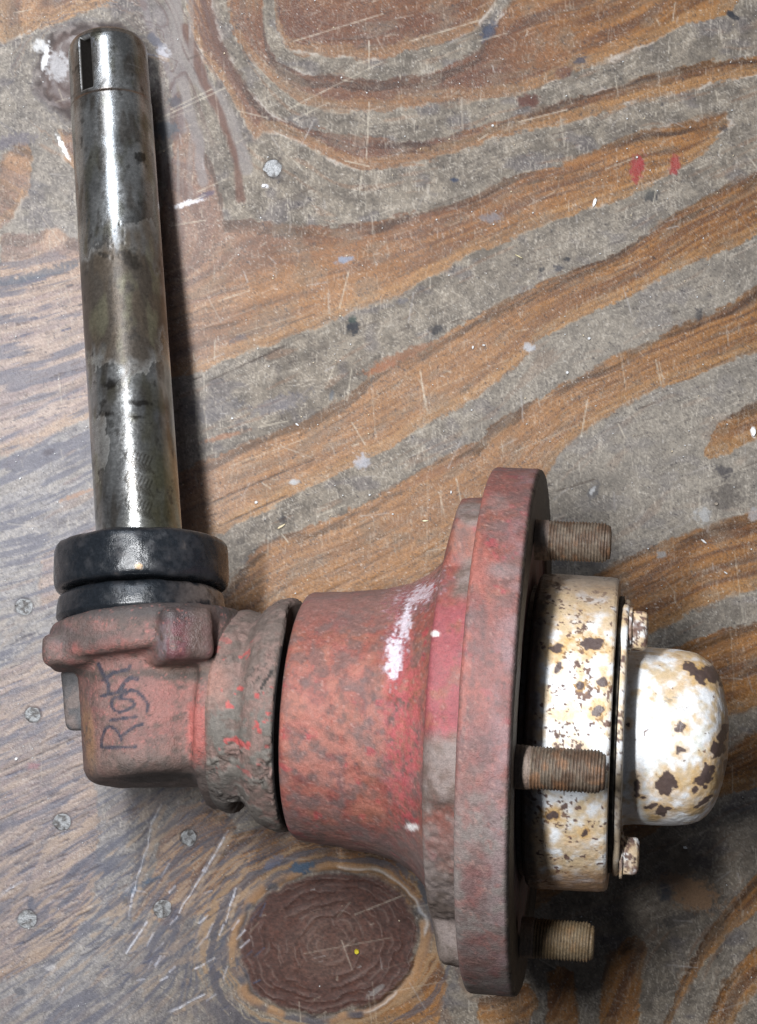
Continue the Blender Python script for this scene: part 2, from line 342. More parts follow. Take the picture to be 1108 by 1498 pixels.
# cap's shadow painted into the wood, under / right of it
dz = blob(px, py, 960, 1260, 190, 120, -15, (mott - .5) * 1.2, .5)
col = mixc(col, (0.085, 0.062, 0.045), dz * 0.22)
rings = np.abs(np.sin(kr * 19 + 3.2 * fb2(px / 34, py / 34, 3, 81))) ** .6
kc = mixc((0.072, 0.040, 0.036), (0.150, 0.108, 0.092), sst(0.85, 0.1, kr) * .95)
kc = mixc(kc, (.10, .045, .035), sst(.5, .7, fb2(px / 20, py / 20, 3, 85)) * .5)
kc = mixc(kc, (0.27, 0.245, 0.24), sst(.40, .12, rings) * sst(.45, .65, fb2(px / 25, py / 18, 3, 83)) * .42)
kc = mixc(kc, (0.05, 0.033, 0.033), sst(.93, .99, rings) * .3 + .5 * sst(.62, .72, fb2(px / 7, py / 5, 3, 87)))
kc = mixc(kc, (.098, .048, .034), .5)
kc = kc * (0.55 + .9 * fb2(px / 3.2, py / 2.4, 2, 151))[:, None]
# grain swirling round it: alternate tan, grey and blue-black arcs
arc = fb2(kr * 13 + .3 * fb2(px / 30, py / 30, 2, 141), ka * 1.1, 3, 143); azn = sst(.98, 1.05, kr) * (1 - sst(1.35, 1.75, kr)) * sst(700, 640, px)
col = mixc(col, (0.27, 0.19, 0.12), azn * sst(.55, .62, arc) * .75)
col = mixc(col, (0.085, 0.08, 0.095), azn * sst(.46, .38, arc) * .75)
lnz = (kr * 10 + .9 * fb2(px / 45, py / 45, 2, 181) + .25 * fb2(px / 6, py / 6, 2, 182)) % 1.0
lnm = np.exp(-((lnz - .5) / .11) ** 2) * sst(.40, .58, fb2(px / 22, py / 22, 3, 183)); kc = mixc(kc, (.22, .17, .15), lnm * .38)
inside = 1 - sst(0.93, 1.0, kr + .05 * (speck - .5))
col = mixc(col, kc, inside)
ann = sst(0.98, 1.01, kr) * (1 - sst(1.06, 1.15, kr)) * sst(-3.3, -2.5, ka) 
col = mixc(col, (0.30, 0.185, 0.10), ann * 0.8 * sst(.3, .6, fb2(px / 25, py / 25, 2, 91)))
crk = np.exp(-((kr - 1.0) / 0.022) ** 2)
col = mixc(col, (0.035, 0.03, 0.035), crk * .65 * sst(.35, .6, fb2(px / 20, py / 20, 2, 95)))
crk2 = np.exp(-((kr - 1.045) / 0.018) ** 2) * sst(.45, .6, fb2(px / 30, py / 30, 2, 93)) * sst(430, 520, px)
col = mixc(col, (0.5, 0.5, 0.5), crk2 * .5)
# small knot under the shaft end
rg2 = 0.5 + 0.5 * np.sin(k2 * 26 + 4 * fb2(px / 15, py / 15, 2, 97))
c2k = mixc((0.085, 0.058, 0.052), (0.16, 0.135, 0.13), rg2)
col = mixc(col, c2k, (1 - sst(.9, 1.1, k2)) * .85)
col = mixc(col, (0.040, 0.027, 0.024), np.exp(-((k2 - .95) / .10) ** 2) * .85 * sst(.3, .5, fb2(px / 14, py / 14, 2, 99)))
rag = (fb2(px / 4.5, py / 4.5, 3, 101) - .5) * 1.5
def stain(cx, cy, rx, ry, ang, c, k=0.9, soft=.35, r=1.0):
    global col
    sel = (np.abs(px - cx) < 2.2 * max(rx, ry) + 4) & (np.abs(py - cy) < 2.2 * max(rx, ry) + 4)
    m_ = blob(px[sel], py[sel], cx, cy, rx, ry, ang, rag[sel] * r, soft) * k
    col[sel] = mixc(col[sel], c, m_)
BLK = (0.022, 0.024, 0.032); BLU = (0.05, 0.085, 0.13); RED = (0.24, 0.04, 0.042); WHT = (0.62, 0.62, 0.62); BRN = (0.09, 0.03, 0.02)
for s_ in [(517,478,9,10,0,BLK,.95),(516,468,6,5,0,(.03,.05,.045),.8),(640,482,12,6,-15,BLK,.7),(716,45,13,9,-40,(.05,.055,.08),.8),
  (1071,21,10,4,30,BLK,.95),(773,147,16,8,0,BRN,.75),(826,106,14,7,-20,BRN,.6),(713,47,5,16,20,(.06,.07,.1),.6),
  (933,246,9,19,8,RED,.85),(936,238,6,8,0,RED,.6),(988,240,7,14,12,RED,.8),(955,287,13,7,-15,BLK,.7),(948,281,14,10,0,(.1,.1,.09),.4),
  (1058,188,7,4,-20,BLK,.7),(665,263,5,4,0,(.03,.04,.07),.9),(830,379,4,3,0,BLK,.8),(817,392,7,5,0,(.05,.05,.06),.8),(793,394,4,3,0,BLK,.7),
  (720,318,15,7,-10,(.17,.16,.17),.7),(848,89,12,4,-15,(.05,.05,.07),.8),(1023,462,5,9,0,BLK,.6),(773,508,9,6,0,(.33,.34,.36),.8),
  (868,718,7,13,25,(.09,.09,.10),.6),(868,716,3,7,25,WHT,.5),(1060,690,13,8,20,(.06,.055,.06),.75),(1065,725,20,22,35,(.07,.06,.055),.6),
  (1029,753,11,9,0,(.33,.33,.33),.7),(1103,752,7,9,0,(.33,.33,.34),.6),(969,812,6,5,0,(.22,.23,.24),.7),(430,705,7,5,0,(.36,.37,.38),.8),(388,272,4,3,0,(.5,.5,.52),.8),(530,675,9,11,30,(.34,.34,.37),.7),(413,760,5,7,0,BLK,.6),(485,579,3,6,10,BLU,.4),(504,380,11,5,-15,(.2,.22,.27),.9),
  (243,190,16,12,0,(.07,.09,.11),.6),(257,150,12,8,0,(.06,.07,.09),.5),(440,1270,14,9,5,BLU,.95),(455,1266,6,5,0,BLU,.8),(400,1262,16,6,-35,(.12,.13,.18),.7),
  (200,1300,18,5,-38,BLU,.85),(222,1288,14,4,-20,BLU,.7),(45,1320,4,12,10,(.06,.07,.1),.8),(52,1030,0.1,0.1,0,BLK,.1),(185,1318,6,3,-30,BLK,.6),
  (70,1150,0.1,1,0,RED,.1),(50,1120,11,5,-10,(.30,.12,.12),.5),(1015,1308,36,22,20,(.27,.18,.115),.9),(985,1288,16,12,20,(.24,.17,.12),.8),(974,1305,9,14,0,(.05,.06,.08),.7),
  (995,1345,30,9,-15,(.05,.045,.045),.6),(1000,1260,14,16,0,(.11,.09,.07),.5),(320,600,34,14,-18,(.10,.10,.12),.35),(410,590,40,12,-18,(.10,.10,.13),.4),
  (350,495,14,4,-18,(.09,.08,.09),.6),(590,440,10,4,-10,(.1,.1,.12),.5),(1060,1195,50,12,-12,(.03,.03,.035),.35),
  (60,400,50,5,-12,(.08,.09,.11),.7),(30,410,30,4,-12,(.08,.09,.11),.6),(100,385,20,4,-12,(.07,.08,.10),.6),(70,663,10,5,-30,(.06,.05,.06),.8),
  (20,205,30,9,-8,(.12,.11,.13),.6),(40,225,0.1,1,0,BLK,.1),(85,97,15,20,0,(.42,.42,.43),.6),(62,68,13,8,20,(.5,.5,.5),.7),(110,60,10,8,0,(.3,.28,.28),.5),
  (66,85,4,20,15,(.7,.7,.7),.7),(238,76,8,12,-30,(.42,.42,.45),.6),(227,60,12,7,40,(.12,.12,.14),.8),(92,215,3,20,-25,(.7,.7,.7),.75),(278,296,22,4,-18,(.6,.6,.62),.75),
  (300,285,16,4,-22,(.08,.06,.09),.8),(550,1450,4,14,55,(.3,.29,.28),.5),(620,1305,5,28,-20,(.06,.07,.09),.8),(590,1270,6,22,-35,(.08,.08,.1),.7),
  (640,1330,14,18,0,(.16,.14,.12),.6),(232,1395,60,34,-10,(.13,.12,.13),.35),(75,1415,0.1,1,0,BLK,.1),
  (28,1450,9,5,20,(.08,.08,.09),.8),(74,1416,8,4,-10,(.45,.43,.42),.6),(1103,632,3,8,0,(.9,.9,.9),.95)]:
    stain(*s_)
# golden ragged streaks
for s_ in [(590,520,50,7,-22,(.21,.10,.05),.6),(560,537,24,6,-20,(.22,.095,.045),.6),(640,690,46,6,-24,(.19,.10,.055),.6),(110,725,26,3,-20,(.30,.18,.11),.7),
  (330,638,30,4,-14,(.27,.14,.08),.6),(850,235,30,7,-20,(.24,.12,.045),.6),(60,1000,50,5,-20,(.10,.09,.10),.4)]:
    stain(*s_)
hgt = (s_fine - .5) * 0.9 * wo + (mott - .5) * .8 - 0.7 * pore * wo
hgt = hgt + inside * (.7 - rings) * 2.2 * sst(.3, .6, fb2(px / 25, py / 18, 3, 83)) + inside * lnm * .7 - 1.5 * crk + 1.2 * crk2
rgh = 0.50 + 0.16 * (1 - wo) + 0.2 * (mott - .5) - 0.10 * leftness
# scratches: short pale lines of every direction, fine cracks along the grain
def scratch(x0, y0, x1, y1, wd, c, k, dz=-0.5):
    global col, hgt
    i0 = np.searchsorted(YS, min(y0, y1) - 4); i1 = np.searchsorted(YS, max(y0, y1) + 4)
    j0 = np.searchsorted(XS, min(x0, x1) - 4); j1 = np.searchsorted(XS, max(x0, x1) + 4)
    if i1 <= i0 or j1 <= j0: return
    X, Y = PX[i0:i1, j0:j1], PY[i0:i1, j0:j1]
    idx = (np.arange(i0, i1)[:, None] * len(XS) + np.arange(j0, j1)[None]).ravel()
    m_ = (1 - sst(wd * .5, wd * .5 + 1.3, segdist(X, Y, x0, y0, x1, y1)).ravel()) * k * (0.35 + .9 * vn2(X / 5 + x0, Y / 5).ravel())
    m_ = np.clip(m_, 0, 1)
    col[idx] = mixc(col[idx], c, m_); hgt[idx] += dz * m_
SC = (0.42, 0.38, 0.32)
for s_ in [(420,160,560,90),(430,175,480,150),(240,170,330,128),(250,160,310,130),(290,280,330,262),(505,235,540,243),(530,250,526,282),(600,60,700,30),(430,60,560,20),
  (511,395,497,450),(872,290,870,305),(615,540,622,596),(618,560,625,600),(515,618,534,650),(960,527,968,565),(965,530,972,562),(643,720,650,752),(668,700,675,735),
  (700,205,715,195),(760,178,830,160),(1095,228,1108,246),(700,60,742,48),(960,25,965,36),(860,585,850,640),(905,620,915,640),(270,300,300,285),(320,440,365,425),
  (540,150,538,200),(538,200,536,230),(250,330,300,322),(540,60,540,100),(590,1310,520,1338),(900,110,905,140),(430,235,445,250),(668,1050,660,1066)]:
    scratch(*s_, .8, SC, .55)
rr = random.Random(5)
for i in range(520):
    x, y = rr.uniform(0, 1108), rr.uniform(0, 1498); L_ = rr.choice([6, 10, 16, 28, 45]); an = rr.choice([rr.gauss(-.4, .25), rr.gauss(1.45, .18), rr.uniform(0, 3.1)])
    scratch(x, y, x + L_ * math.cos(an), y + L_ * math.sin(an), .7, rr.choice([SC, (.32, .28, .24), (.33, .31, .30)]), rr.uniform(.2, .6))
for i in range(70):
    x, y = rr.uniform(0, 1108), rr.uniform(0, 1498); L_ = rr.uniform(40, 130); an = rr.choice([rr.gauss(-.33, .06), rr.gauss(1.5, .05)])
    scratch(x, y, x + L_ * math.cos(an), y + L_ * math.sin(an), .5, SC, rr.uniform(.15, .35))
for i in range(300):                      # dark checks along the grain, left and lower left
    x, y = rr.uniform(-5, 130), rr.choice([rr.uniform(370, 660), rr.uniform(900, 1420), rr.uniform(1080, 1420)])
    if rr.random() < .3: x, y = rr.uniform(130, 380), rr.uniform(1170, 1420)
    an = rr.gauss(-.42 if y > 900 else -.24, .05) - (.35 if x > 180 else 0); L_ = rr.uniform(6, 34)
    scratch(x, y, x + L_ * math.cos(an), y + L_ * math.sin(an), rr.uniform(.6, 1.8), rr.choice([(.06, .055, .065), (.07, .075, .11), (.12, .09, .08)]), rr.uniform(.35, .9), -1.2)
for i in range(60):
    x, y = rr.uniform(250, 1100), rr.uniform(0, 860); an = rr.gauss(-.38, .06); L_ = rr.uniform(10, 60)
    scratch(x, y, x + L_ * math.cos(an), y + L_ * math.sin(an), .7, (.07, .05, .04), rr.uniform(.3, .8), -1)
for s_ in [(300,740,380,705),(380,705,460,672),(320,770,420,725),(300,560,420,505),(545,1120,545,1121),(0,1130,120,1075),(0,1200,90,1160),(20,1390,120,1330),(0,1260,130,1190)]:
    scratch(*s_, 1.0, (.05, .035, .03), .8, -1.2)
# lifted splinters, their shine painted in as pale lines: low-left
for s_ in [(236,1178,222,1205),(222,1205,216,1240),(216,1240,200,1285),(200,1285,188,1340),(334,1215,300,1275),(300,1275,262,1335),(0,1312,30,1290),(185,1395,215,1350),
           (250,1480,300,1455),(345,1300,330,1350),(205,75,240,85)]:
    (xa, ya, xb, yb) = s_; n_ = max(3, int(math.hypot(xb - xa, yb - ya) / 12)); pv = (xa, ya)
    for t_ in range(1, n_ + 1):
        q_ = (xa + (xb - xa) * t_ / n_ + rr.uniform(-1, 1), ya + (yb - ya) * t_ / n_ + rr.uniform(-1, 1))
        scratch(*pv, *q_, rr.uniform(.3, 2.6), (.50, .50, .53), rr.uniform(.25, .95), 3.0)
        scratch(pv[0] + 6, pv[1] + 2, q_[0] + 6, q_[1] + 2, 5, (.30, .235, .18), .55, 1.0); scratch(pv[0] - 4, pv[1] - 1, q_[0] - 4, q_[1] - 1, 2.5, (.09, .09, .11), .45, -1.5); pv = q_
i_ = rr
for i in range(90):                       # chewed fibres
    x, y = rr.gauss(250, 60), rr.gauss(1370, 60); an = rr.gauss(-.7, .3); L_ = rr.uniform(6, 22)
    scratch(x, y, x + L_ * math.cos(an), y + L_ * math.sin(an), 1.2, rr.choice([(.5, .5, .54), (.07, .08, .12), (.3, .25, .2)]), rr.uniform(.3, .8), rr.choice([1.5, -1.5]))
NAILS = [(35,888,12),(48,1046,11),(91,1203,12),(276,1226,11),(40,1345,13),(238,1330,12),(399,246,12)]
for (x, y, r) in NAILS:
    d = np.hypot(px - x, py - y) + rag * 3; sel = d < r + 8
    hgt[sel] -= 2.2 * (1 - sst(r - 1, r + 2, d[sel])); col[sel] = mixc(col[sel], (.04, .035, .035), (1 - sst(r + 1, r + 5, d[sel])) * .45)
col = np.clip(.165 * (np.clip(col, .004, 1) / .165) ** 1.24, 0, .85); lf_ = sst(420, 40, px) * sst(330, 700, py); col = mixc(col, col * .8 + np.array([.078, .075, .082]), lf_ * .85); lm_ = col.mean(1)[:, None]; col = np.clip(lm_ + (col - lm_) * 1.04, 0, 1)  # left side lifted again, pale sheen mixed into the wood colour
kk = CAM_H / FOC
V = np.c_[(px - CX) * kk, (CY - py) * kk, hgt * sst(1500, 900, np.hypot(px - CX, py - CY)) - 1.6]
nx, ny = len(XS), len(YS)
ii = (np.arange(ny - 1)[:, None] * nx + np.arange(nx - 1)[None]).ravel()
Fq = np.c_[ii, ii + nx, ii + nx + 1, ii + 1]
M_WOOD = surf_mat('worn_plywood', fine=4.5, fine_amt=.22, bump_d=.45, spec=.45)
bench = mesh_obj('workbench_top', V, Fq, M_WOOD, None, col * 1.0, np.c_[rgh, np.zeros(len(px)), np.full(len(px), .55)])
setp(bench, kind='structure')

# nail heads
M_METAL = surf_mat('bare_metal', fine=5, fine_amt=.35, bump_d=.7)
def lathe(prof, base, ax, n1, n2, nseg, rfun=None, cap=True, phis=None):
    """prof: list of (s, r). returns V, F, s array, phi array"""
    ph = np.linspace(0, 2 * math.pi, nseg, endpoint=False)
    s = np.array([p[0] for p in prof], float); r = np.array([p[1] for p in prof], float)
    Sg, Pg = np.meshgrid(s, ph, indexing='ij'); Rg = np.repeat(r[:, None], nseg, 1)
    if rfun is not None: Sg, Rg = rfun(Sg, Rg, Pg)
    V = base + Sg[..., None] * ax + Rg[..., None] * (np.cos(Pg)[..., None] * n1 + np.sin(Pg)[..., None] * n2)
    m = len(s); i = np.arange(m - 1)[:, None] * nseg; j = np.arange(nseg)[None]; j2 = (j + 1) % nseg
    F = np.stack([i + j, i + j2, i + nseg + j2, i + nseg + j], -1).reshape(-1, 4)
    return V.reshape(-1, 3), F, Sg.ravel(), Pg.ravel(), Rg.ravel()
def resample(prof, step):
    out = [prof[0]]
    for a, b in zip(prof[:-1], prof[1:]):
        L_ = math.hypot(b[0] - a[0], b[1] - a[1]); k = max(1, int(L_ / step))
        for t in range(1, k + 1): out.append((a[0] + (b[0] - a[0]) * t / k, a[1] + (b[1] - a[1]) * t / k))
    return out
ex, ey, ez = np.array([1., 0, 0]), np.array([0, 1., 0]), np.array([0, 0, 1.])
for q, (x, y, r) in enumerate(NAILS):
    b = at(x, y, 0); rk = r * kk * 1.08
    Vn, Fn, s1, p1, r1 = lathe([(-5, rk), (-2.0, rk), (-1.6, rk * .93), (-1.4, rk * .7), (-1.4, rk * .4), (-1.4, .01)], b, ez, ex, ey, 22)
    z = fb3(Vn / 6, 3, q); Vn[:, 2] += (z - .5) * 2.6; Vn[:, :2] += ((fb3(Vn / 9, 2, q + 3) - .5) * 6)[:, None]
    c = mixc((.14, .13, .125), (.42, .425, .43), sst(.38, .56, z))
    nh = mesh_obj('nail_head', Vn, Fn, M_METAL, bench, c, np.c_[.42 + .2 * z, np.full(len(z), .35), np.full(len(z), .9)])

# sawdust specks and crumbs: loose litter nobody could count
Vc, Fc, Cc = [], [], []
spots = [(435,621,4,2,WHT),(375,735,3,3,WHT),(622,762,7,1.6,(.8,.75,.5)),(575,752,2,2,WHT),(541,724,2.5,2,WHT),(870,296,3,9,(.95,.95,.95)),(1102,632,5,10,(.95,.95,.95)),
  (522,1392,5,5,(.62,.5,.02)),(1003,1240,4,2.5,(.9,.9,.9)),(721,184,3,3,WHT),(386,272,4,3,(.8,.8,.85)),(412,770,9,2,(.6,.5,.32)),(759,375,8,1.2,(.6,.52,.3)),(932,230,2,2,WHT),
  (1048,737,4,3,(.3,.25,.2)),(1062,838,4,1.5,WHT),(862,495,3,3,WHT),(830,545,3,3,WHT),(692,508,2,4,WHT),(708,505,3,2,WHT),(24,1110,3,3,(.9,.9,.9)),(30,700,2,3,WHT),(340,612,3,2,WHT),
  (1030,792,6,2,WHT),(660,720,2,4,WHT),(203,827,4,4,(.42,.22,.07))]
for i in range(240):
    spots.append((rr.uniform(240, 1108), rr.uniform(0, 900) if rr.random() < .8 else rr.uniform(900, 1498), rr.uniform(.7, 1.9), rr.uniform(.7, 1.7), rr.choice([WHT, WHT, (.6, .5, .35), (.45, .42, .4)])))
for i in range(70):
    spots.append((rr.uniform(0, 130), rr.uniform(0, 1498), rr.uniform(.6, 1.5), rr.uniform(.6, 1.3), WHT))
for (x, y, a1, b1, c) in spots:
    if c == (.42, .22, .07): continue
    p = at(x, y, .4); an = rr.uniform(-.8, .8) if a1 > b1 else rr.uniform(-.3, .3); k0 = len(Vc)
    for (u, v) in ((-1, -.4), (-.2, -1), (.9, -.6), (1, .3), (.1, 1), (-.8, .7)):
        u *= rr.uniform(.7, 1.1); v *= rr.uniform(.7, 1.1)
        dx = u * a1 * math.cos(an) - v * b1 * math.sin(an); dy = u * a1 * math.sin(an) + v * b1 * math.cos(an)
        Vc.append((p[0] + dx, p[1] - dy, p[2] - .8)); Vc.append((p[0] + dx * .8, p[1] - dy * .8, p[2] + min(a1, b1) * .8 + .4))
    for q in range(6):
        q2 = (q + 1) % 6; Fc.append((k0 + 2 * q, k0 + 2 * q2, k0 + 2 * q2 + 1, k0 + 2 * q + 1))
    Fc.append(tuple(k0 + 2 * q + 1 for q in range(6))); Cc += [c] * 12
M_CRUMB = surf_mat('crumbs', fine=3, fine_amt=.2, bump_d=.3)
cr = mesh_obj('sawdust', Vc, Fc, M_CRUMB, None, np.array(Cc), np.tile((.6, 0, .3), (len(Vc), 1)), smooth=False)
setp(cr, kind='stuff', label='pale specks of sawdust and crumbs scattered over the worn plywood', category='sawdust')

# ================================================================== THE SPINDLE AND HUB
TAU, PSI = math.radians(9.0), math.radians(2.3)
AX = np.array([math.cos(TAU) * math.cos(PSI), -math.cos(TAU) * math.sin(PSI), math.sin(TAU)])   # hub axis, to the cap
TT = np.array([-math.sin(PSI), -math.cos(PSI), 0.0])                                              # toward the bottom of the picture
NN = np.cross(TT, AX); NN = NN if NN[2] > 0 else -NN                                              # up
HC = at(743, 1064, 377 * math.cos(TAU) + 36 * math.sin(TAU))
root = bpy.data.objects.new('wheel_spindle', None); C.objects.link(root)
org = np.array([HC[0], HC[1], 0.0]); root.location = org * S; root['_org'] = tuple(org)
setp(root, label='rusty red wheel hub with bare steel shaft and white grease cap lying on plywood', category='wheel hub')
def part(name, V, F, mat, col, rm, label=None, parent=None, smooth=True):
    o = mesh_obj(name, V, F, mat, None, col, rm, org=(0, 0, 0), smooth=smooth)
    V_ = o.data.vertices
    co = np.empty(len(V_) * 3, np.float32); V_.foreach_get('co', co); co = co.reshape(-1, 3) - (org * S).astype(np.float32)
    V_.foreach_set('co', co.ravel()); o.data.update()
    o.parent = parent or root; o.location = (0, 0, 0)
    if label: o['label'] = label
    return o
def hubxyz(s, r, phi): return HC + s * AX + r * (math.cos(phi) * NN + math.sin(phi) * TT)

M_RED = surf_mat('worn_red_paint', fine=5, fine_amt=.28, bump_d=.6)
M_WHITE = surf_mat('chipped_white_paint', fine=4, fine_amt=.16, bump_d=.55, coat=.0)
M_STEEL = surf_mat('oily_steel', fine=5, fine_amt=.22, bump_d=.35)
M_RUST = surf_mat('rusty_thread', fine=3.5, fine_amt=.4, bump_d=.5)
M_BLACK = surf_mat('greasy_rubber', fine=5, fine_amt=.3, bump_d=.6)
M_CAST = surf_mat('painted_casting', fine=5, fine_amt=.26, bump_d=.6)

def red_paint(V, x, y, dull=0.0, grime=0.0, seed=0.0):
    P = V
    big = fb3(P / 60, 3, seed); mid = fb3(P / 17, 3, seed + 5); sm = fb3(P / 5, 3, seed + 9)
    c = mixc((.250, .078, .058), (.215, .062, .054), sst(.4, .65, big))
    c = mixc(c, (.27, .115, .075), sst(.5, .68, fb3(P / 30, 3, seed + 3)) * .6)
    c = mixc(c, (.135, .080, .070), sst(.47, .64, mid) * .70)
    c = mixc(c, (.16, .115, .11), sst(.50, .68, big + .25 * (mid - .5)) * .6)
    c = mixc(c, (.36, .05, .06), sst(.66, .74, fb3(P / 22, 3, seed + 15)) * .7)
    c = mixc(c, (.185, .105, .102), dull)
    c = mixc(c, (.215, .180, .165), np.clip(grime + (mid - .5) * .7 * (grime > 0.02), 0, 1))
    c = c * .86 * (.70 + .60 * sm)[:, None]
    c = mixc(c, (.05, .03, .03), sst(.72, .78, sm) * .7)
    st_ = fb3(P / np.array([2.6, 9, 9]), 2, seed + 31); c = mixc(c, (.11, .075, .07), sst(.66, .76, st_) * .5)
    c = mixc(c, (.34, .20, .17), sst(.70, .79, fb3(P / 3.4, 2, seed + 41)) * .55)
    c = mixc(c, (.10, .065, .06), sst(.52, .66, fb3(P / 7.5, 3, seed + 51)) * .22)
    r = .50 + .25 * mid + .15 * grime
    return c, r, mid, sm

# ---- wheel flange
prof = [(-34, 150), (-34, 350), (-34, 373), (-32, 378), (-28, 380), (30, 380), (35, 378), (37, 374), (37, 340), (36, 300), (30, 292), (30, 120)]
prof = resample(prof, 3.2)
def rf(Sg, Rg, Pg):
    w_ = fb3(np.stack([Sg / 26, np.cos(Pg) * Rg / 26, np.sin(Pg) * Rg / 26], -1).reshape(-1, 3), 3, 2).reshape(Sg.shape) - .5
    nk = np.clip(fb3(np.stack([Sg / 9, np.cos(Pg) * Rg / 9, np.sin(Pg) * Rg / 9], -1).reshape(-1, 3), 2, 7).reshape(Sg.shape) - .62, 0, 1)
    edge = sst(29, 35, np.abs(Sg)) * sst(365, 373, Rg)
    return Sg + w_ * 1.2 * (Rg > 200), Rg + (w_ * 2.2 - nk * 10 * (.3 + edge)) * (Rg > 340)
Vv, Ff, s1, p1, r1 = lathe(prof, HC, AX, NN, TT, 720, rf)
x, y = proj(Vv)
gr = 1.0 * sst(1110, 1230, y + 25 * (fb3(Vv / 30, 2, 4) - .5)) * (1 - .75 * blob(x, y, 697, 1290, 22, 55, 0, (fb3(Vv / 12, 3, 8) - .5), .3)) * (1 - .6 * blob(x, y, 700, 1400, 50, 34, 0, (fb3(Vv / 12, 3, 8) - .5), .3))
c, r, mid, sm = red_paint(Vv, x, y, .5 - .35 * blob(x, y, 715, 800, 40, 90, 0, 0, .5), np.clip(gr, 0, 1), 20)
c = mixc(c, (.23, .15, .155), sst(-5, 30, s1) * sst(.4, .6, fb3(Vv / 28, 3, 31)) * .6)
c = mixc(c, (.26, .10, .085), sst(.62, .7, fb3(Vv / 14, 3, 44)) * .4)
c = mixc(c, (.33, .10, .075), sst(.46, .60, fb3(Vv / np.array([16, 40, 40]), 3, 46)) * sst(12, -30, s1) * sst(1120, 1000, y) * .6)
c = mixc(c, (.20, .17, .165), blob(x, y, 735, 835, 26, 12, 0, mid - .5, .5) * .5 + blob(x, y, 728, 735, 16, 12, 0, mid - .5, .5) * .4)
c = mixc(c, (.06, .035, .035), (1 - sst(.5, 2, polydist(x, y, [(735, 1195), (722, 1203), (712, 1210)]))) * .7)
face = sst(31.0, 33.0, s1 + 2 * (mid - .5))
c = mixc(c, mixc((.012, .010, .008), (.050, .040, .025), sst(.55, .75, mid)), face * .96)  # oily face, with the darkness of its unlit side in the colour
part('wheel_flange', Vv, Ff, M_RED, c, np.c_[np.where(face > .5, .5, r), np.zeros(len(r)), np.where(face > .5, 1, .5)])

# ---- red hub barrel with its scalloped back plate
STUD_PH = [math.radians(3 + 72 * k) for k in (0, 1, 2, 3, 4)]
prof = [(-300, 120), (-304, 165), (-305, 174), (-302, 180), (-296, 183), (-240, 188), (-190, 194), (-150, 204), (-122, 220), (-104, 237), (-95, 248),
        (-90, 256), (-88, 270), (-87, 284), (-84, 289), (-78, 291), (-50, 294), (-33, 295), (-33, 200)]
prof = resample(prof, 3.0)
def rf(Sg, Rg, Pg):
    lob = np.zeros_like(Pg)
    for p in STUD_PH:
        d = np.abs((Pg - p + math.pi) % (2 * math.pi) - math.pi); lob = np.maximum(lob, (1 - sst(.12, .26, d)) * (.25 if p == STUD_PH[0] else 1))
    k = sst(270, 289, Rg) * sst(-89, -70, Sg)
    R2 = Rg + k * (lob * 50) 
    w_ = fb3(np.stack([Sg / 30, np.cos(Pg) * Rg / 30, np.sin(Pg) * Rg / 30], -1).reshape(-1, 3), 3, 2).reshape(Sg.shape) - .5
    rough = fb3(np.stack([Sg / 8, np.cos(Pg) * Rg / 8, np.sin(Pg) * Rg / 8], -1).reshape(-1, 3), 2, 4).reshape(Sg.shape) - .5
    wet = 1 - sst(.25, .6, np.abs((Pg + .55 + math.pi) % (2 * math.pi) - math.pi))
    wetz = sst(-185, -160, Sg) * (1 - sst(-110, -95, Sg)) * wet
    return Sg, R2 + w_ * 3.5 + rough * (1.2 + 3.0 * wetz + 5 * sst(-95, -86, Sg) * sst(.2, 1.4, np.sin(Pg) + .6))
Vv, Ff, s1, p1, r1 = lathe(prof, HC, AX, NN, TT, 560, rf)
x, y = proj(Vv)
plate = sst(-92, -86, s1)
c, r, mid, sm = red_paint(Vv, x, y, 0, 0.0, 3)
salm = blob(x, y, 500, 1080, 120, 110, 0, (mid - .5) * .8, .5)
c = mixc(c, (.34, .125, .09), salm * .6 * sst(.35, .6, fb3(Vv / 13, 3, 51)))
c = mixc(c, (.36, .07, .08), .7 * blob(x, y, 590, 1070, 26, 120, 0, (mid - .5), .5) * sst(.35, .6, sm))
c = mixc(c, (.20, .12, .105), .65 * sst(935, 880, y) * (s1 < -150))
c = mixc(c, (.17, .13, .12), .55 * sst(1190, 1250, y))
c = mixc(c, (.25, .055, .066), plate * sst(850, 900, y) * sst(1090, 1050, y) * sst(640, 615, x + 0 * y) * 0 + plate * sst(860, 900, y) * sst(1095, 1060, y) * .75 * sst(.3, .45, mid))
mud = plate * np.clip(sst(1060, 1095, y) * (1 - .7 * blob(x, y, 650, 1230, 40, 40, 0, (mid - .5) * 2, .4)) + blob(x, y, 685, 845, 16, 30, 20, (mid - .5), .4) + blob(x, y, 690, 750, 22, 18, 0, 0, .3), 0, 1)
c = mixc(c, mixc((.12, .10, .085), (.20, .165, .15), sst(.4, .6, mid)), mud * .85)
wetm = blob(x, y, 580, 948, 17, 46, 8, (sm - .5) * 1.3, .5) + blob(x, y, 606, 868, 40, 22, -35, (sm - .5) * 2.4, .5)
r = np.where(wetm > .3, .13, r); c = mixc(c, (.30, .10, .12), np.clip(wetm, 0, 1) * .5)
c = mixc(c, (.55, .50, .55), np.clip(wetm, 0, 1) * sst(.52, .75, fb3(Vv / 6, 3, 7)) * .45)  # whitish flecks of reflected light painted over the wet area
wet_glint = np.clip(blob(x, y, 577, 962, 11, 30, 6, (sm - .5) * 2.2, .35) + .8 * blob(x, y, 592, 915, 8, 24, 14, (sm - .5) * 2.6, .35) + .6 * blob(x, y, 612, 872, 22, 9, -40, (sm - .5) * 3.2, .3), 0, 1)
c = mixc(c, (.66, .62, .68), wet_glint * .85)  # wet highlight painted into the colour as a pale patch
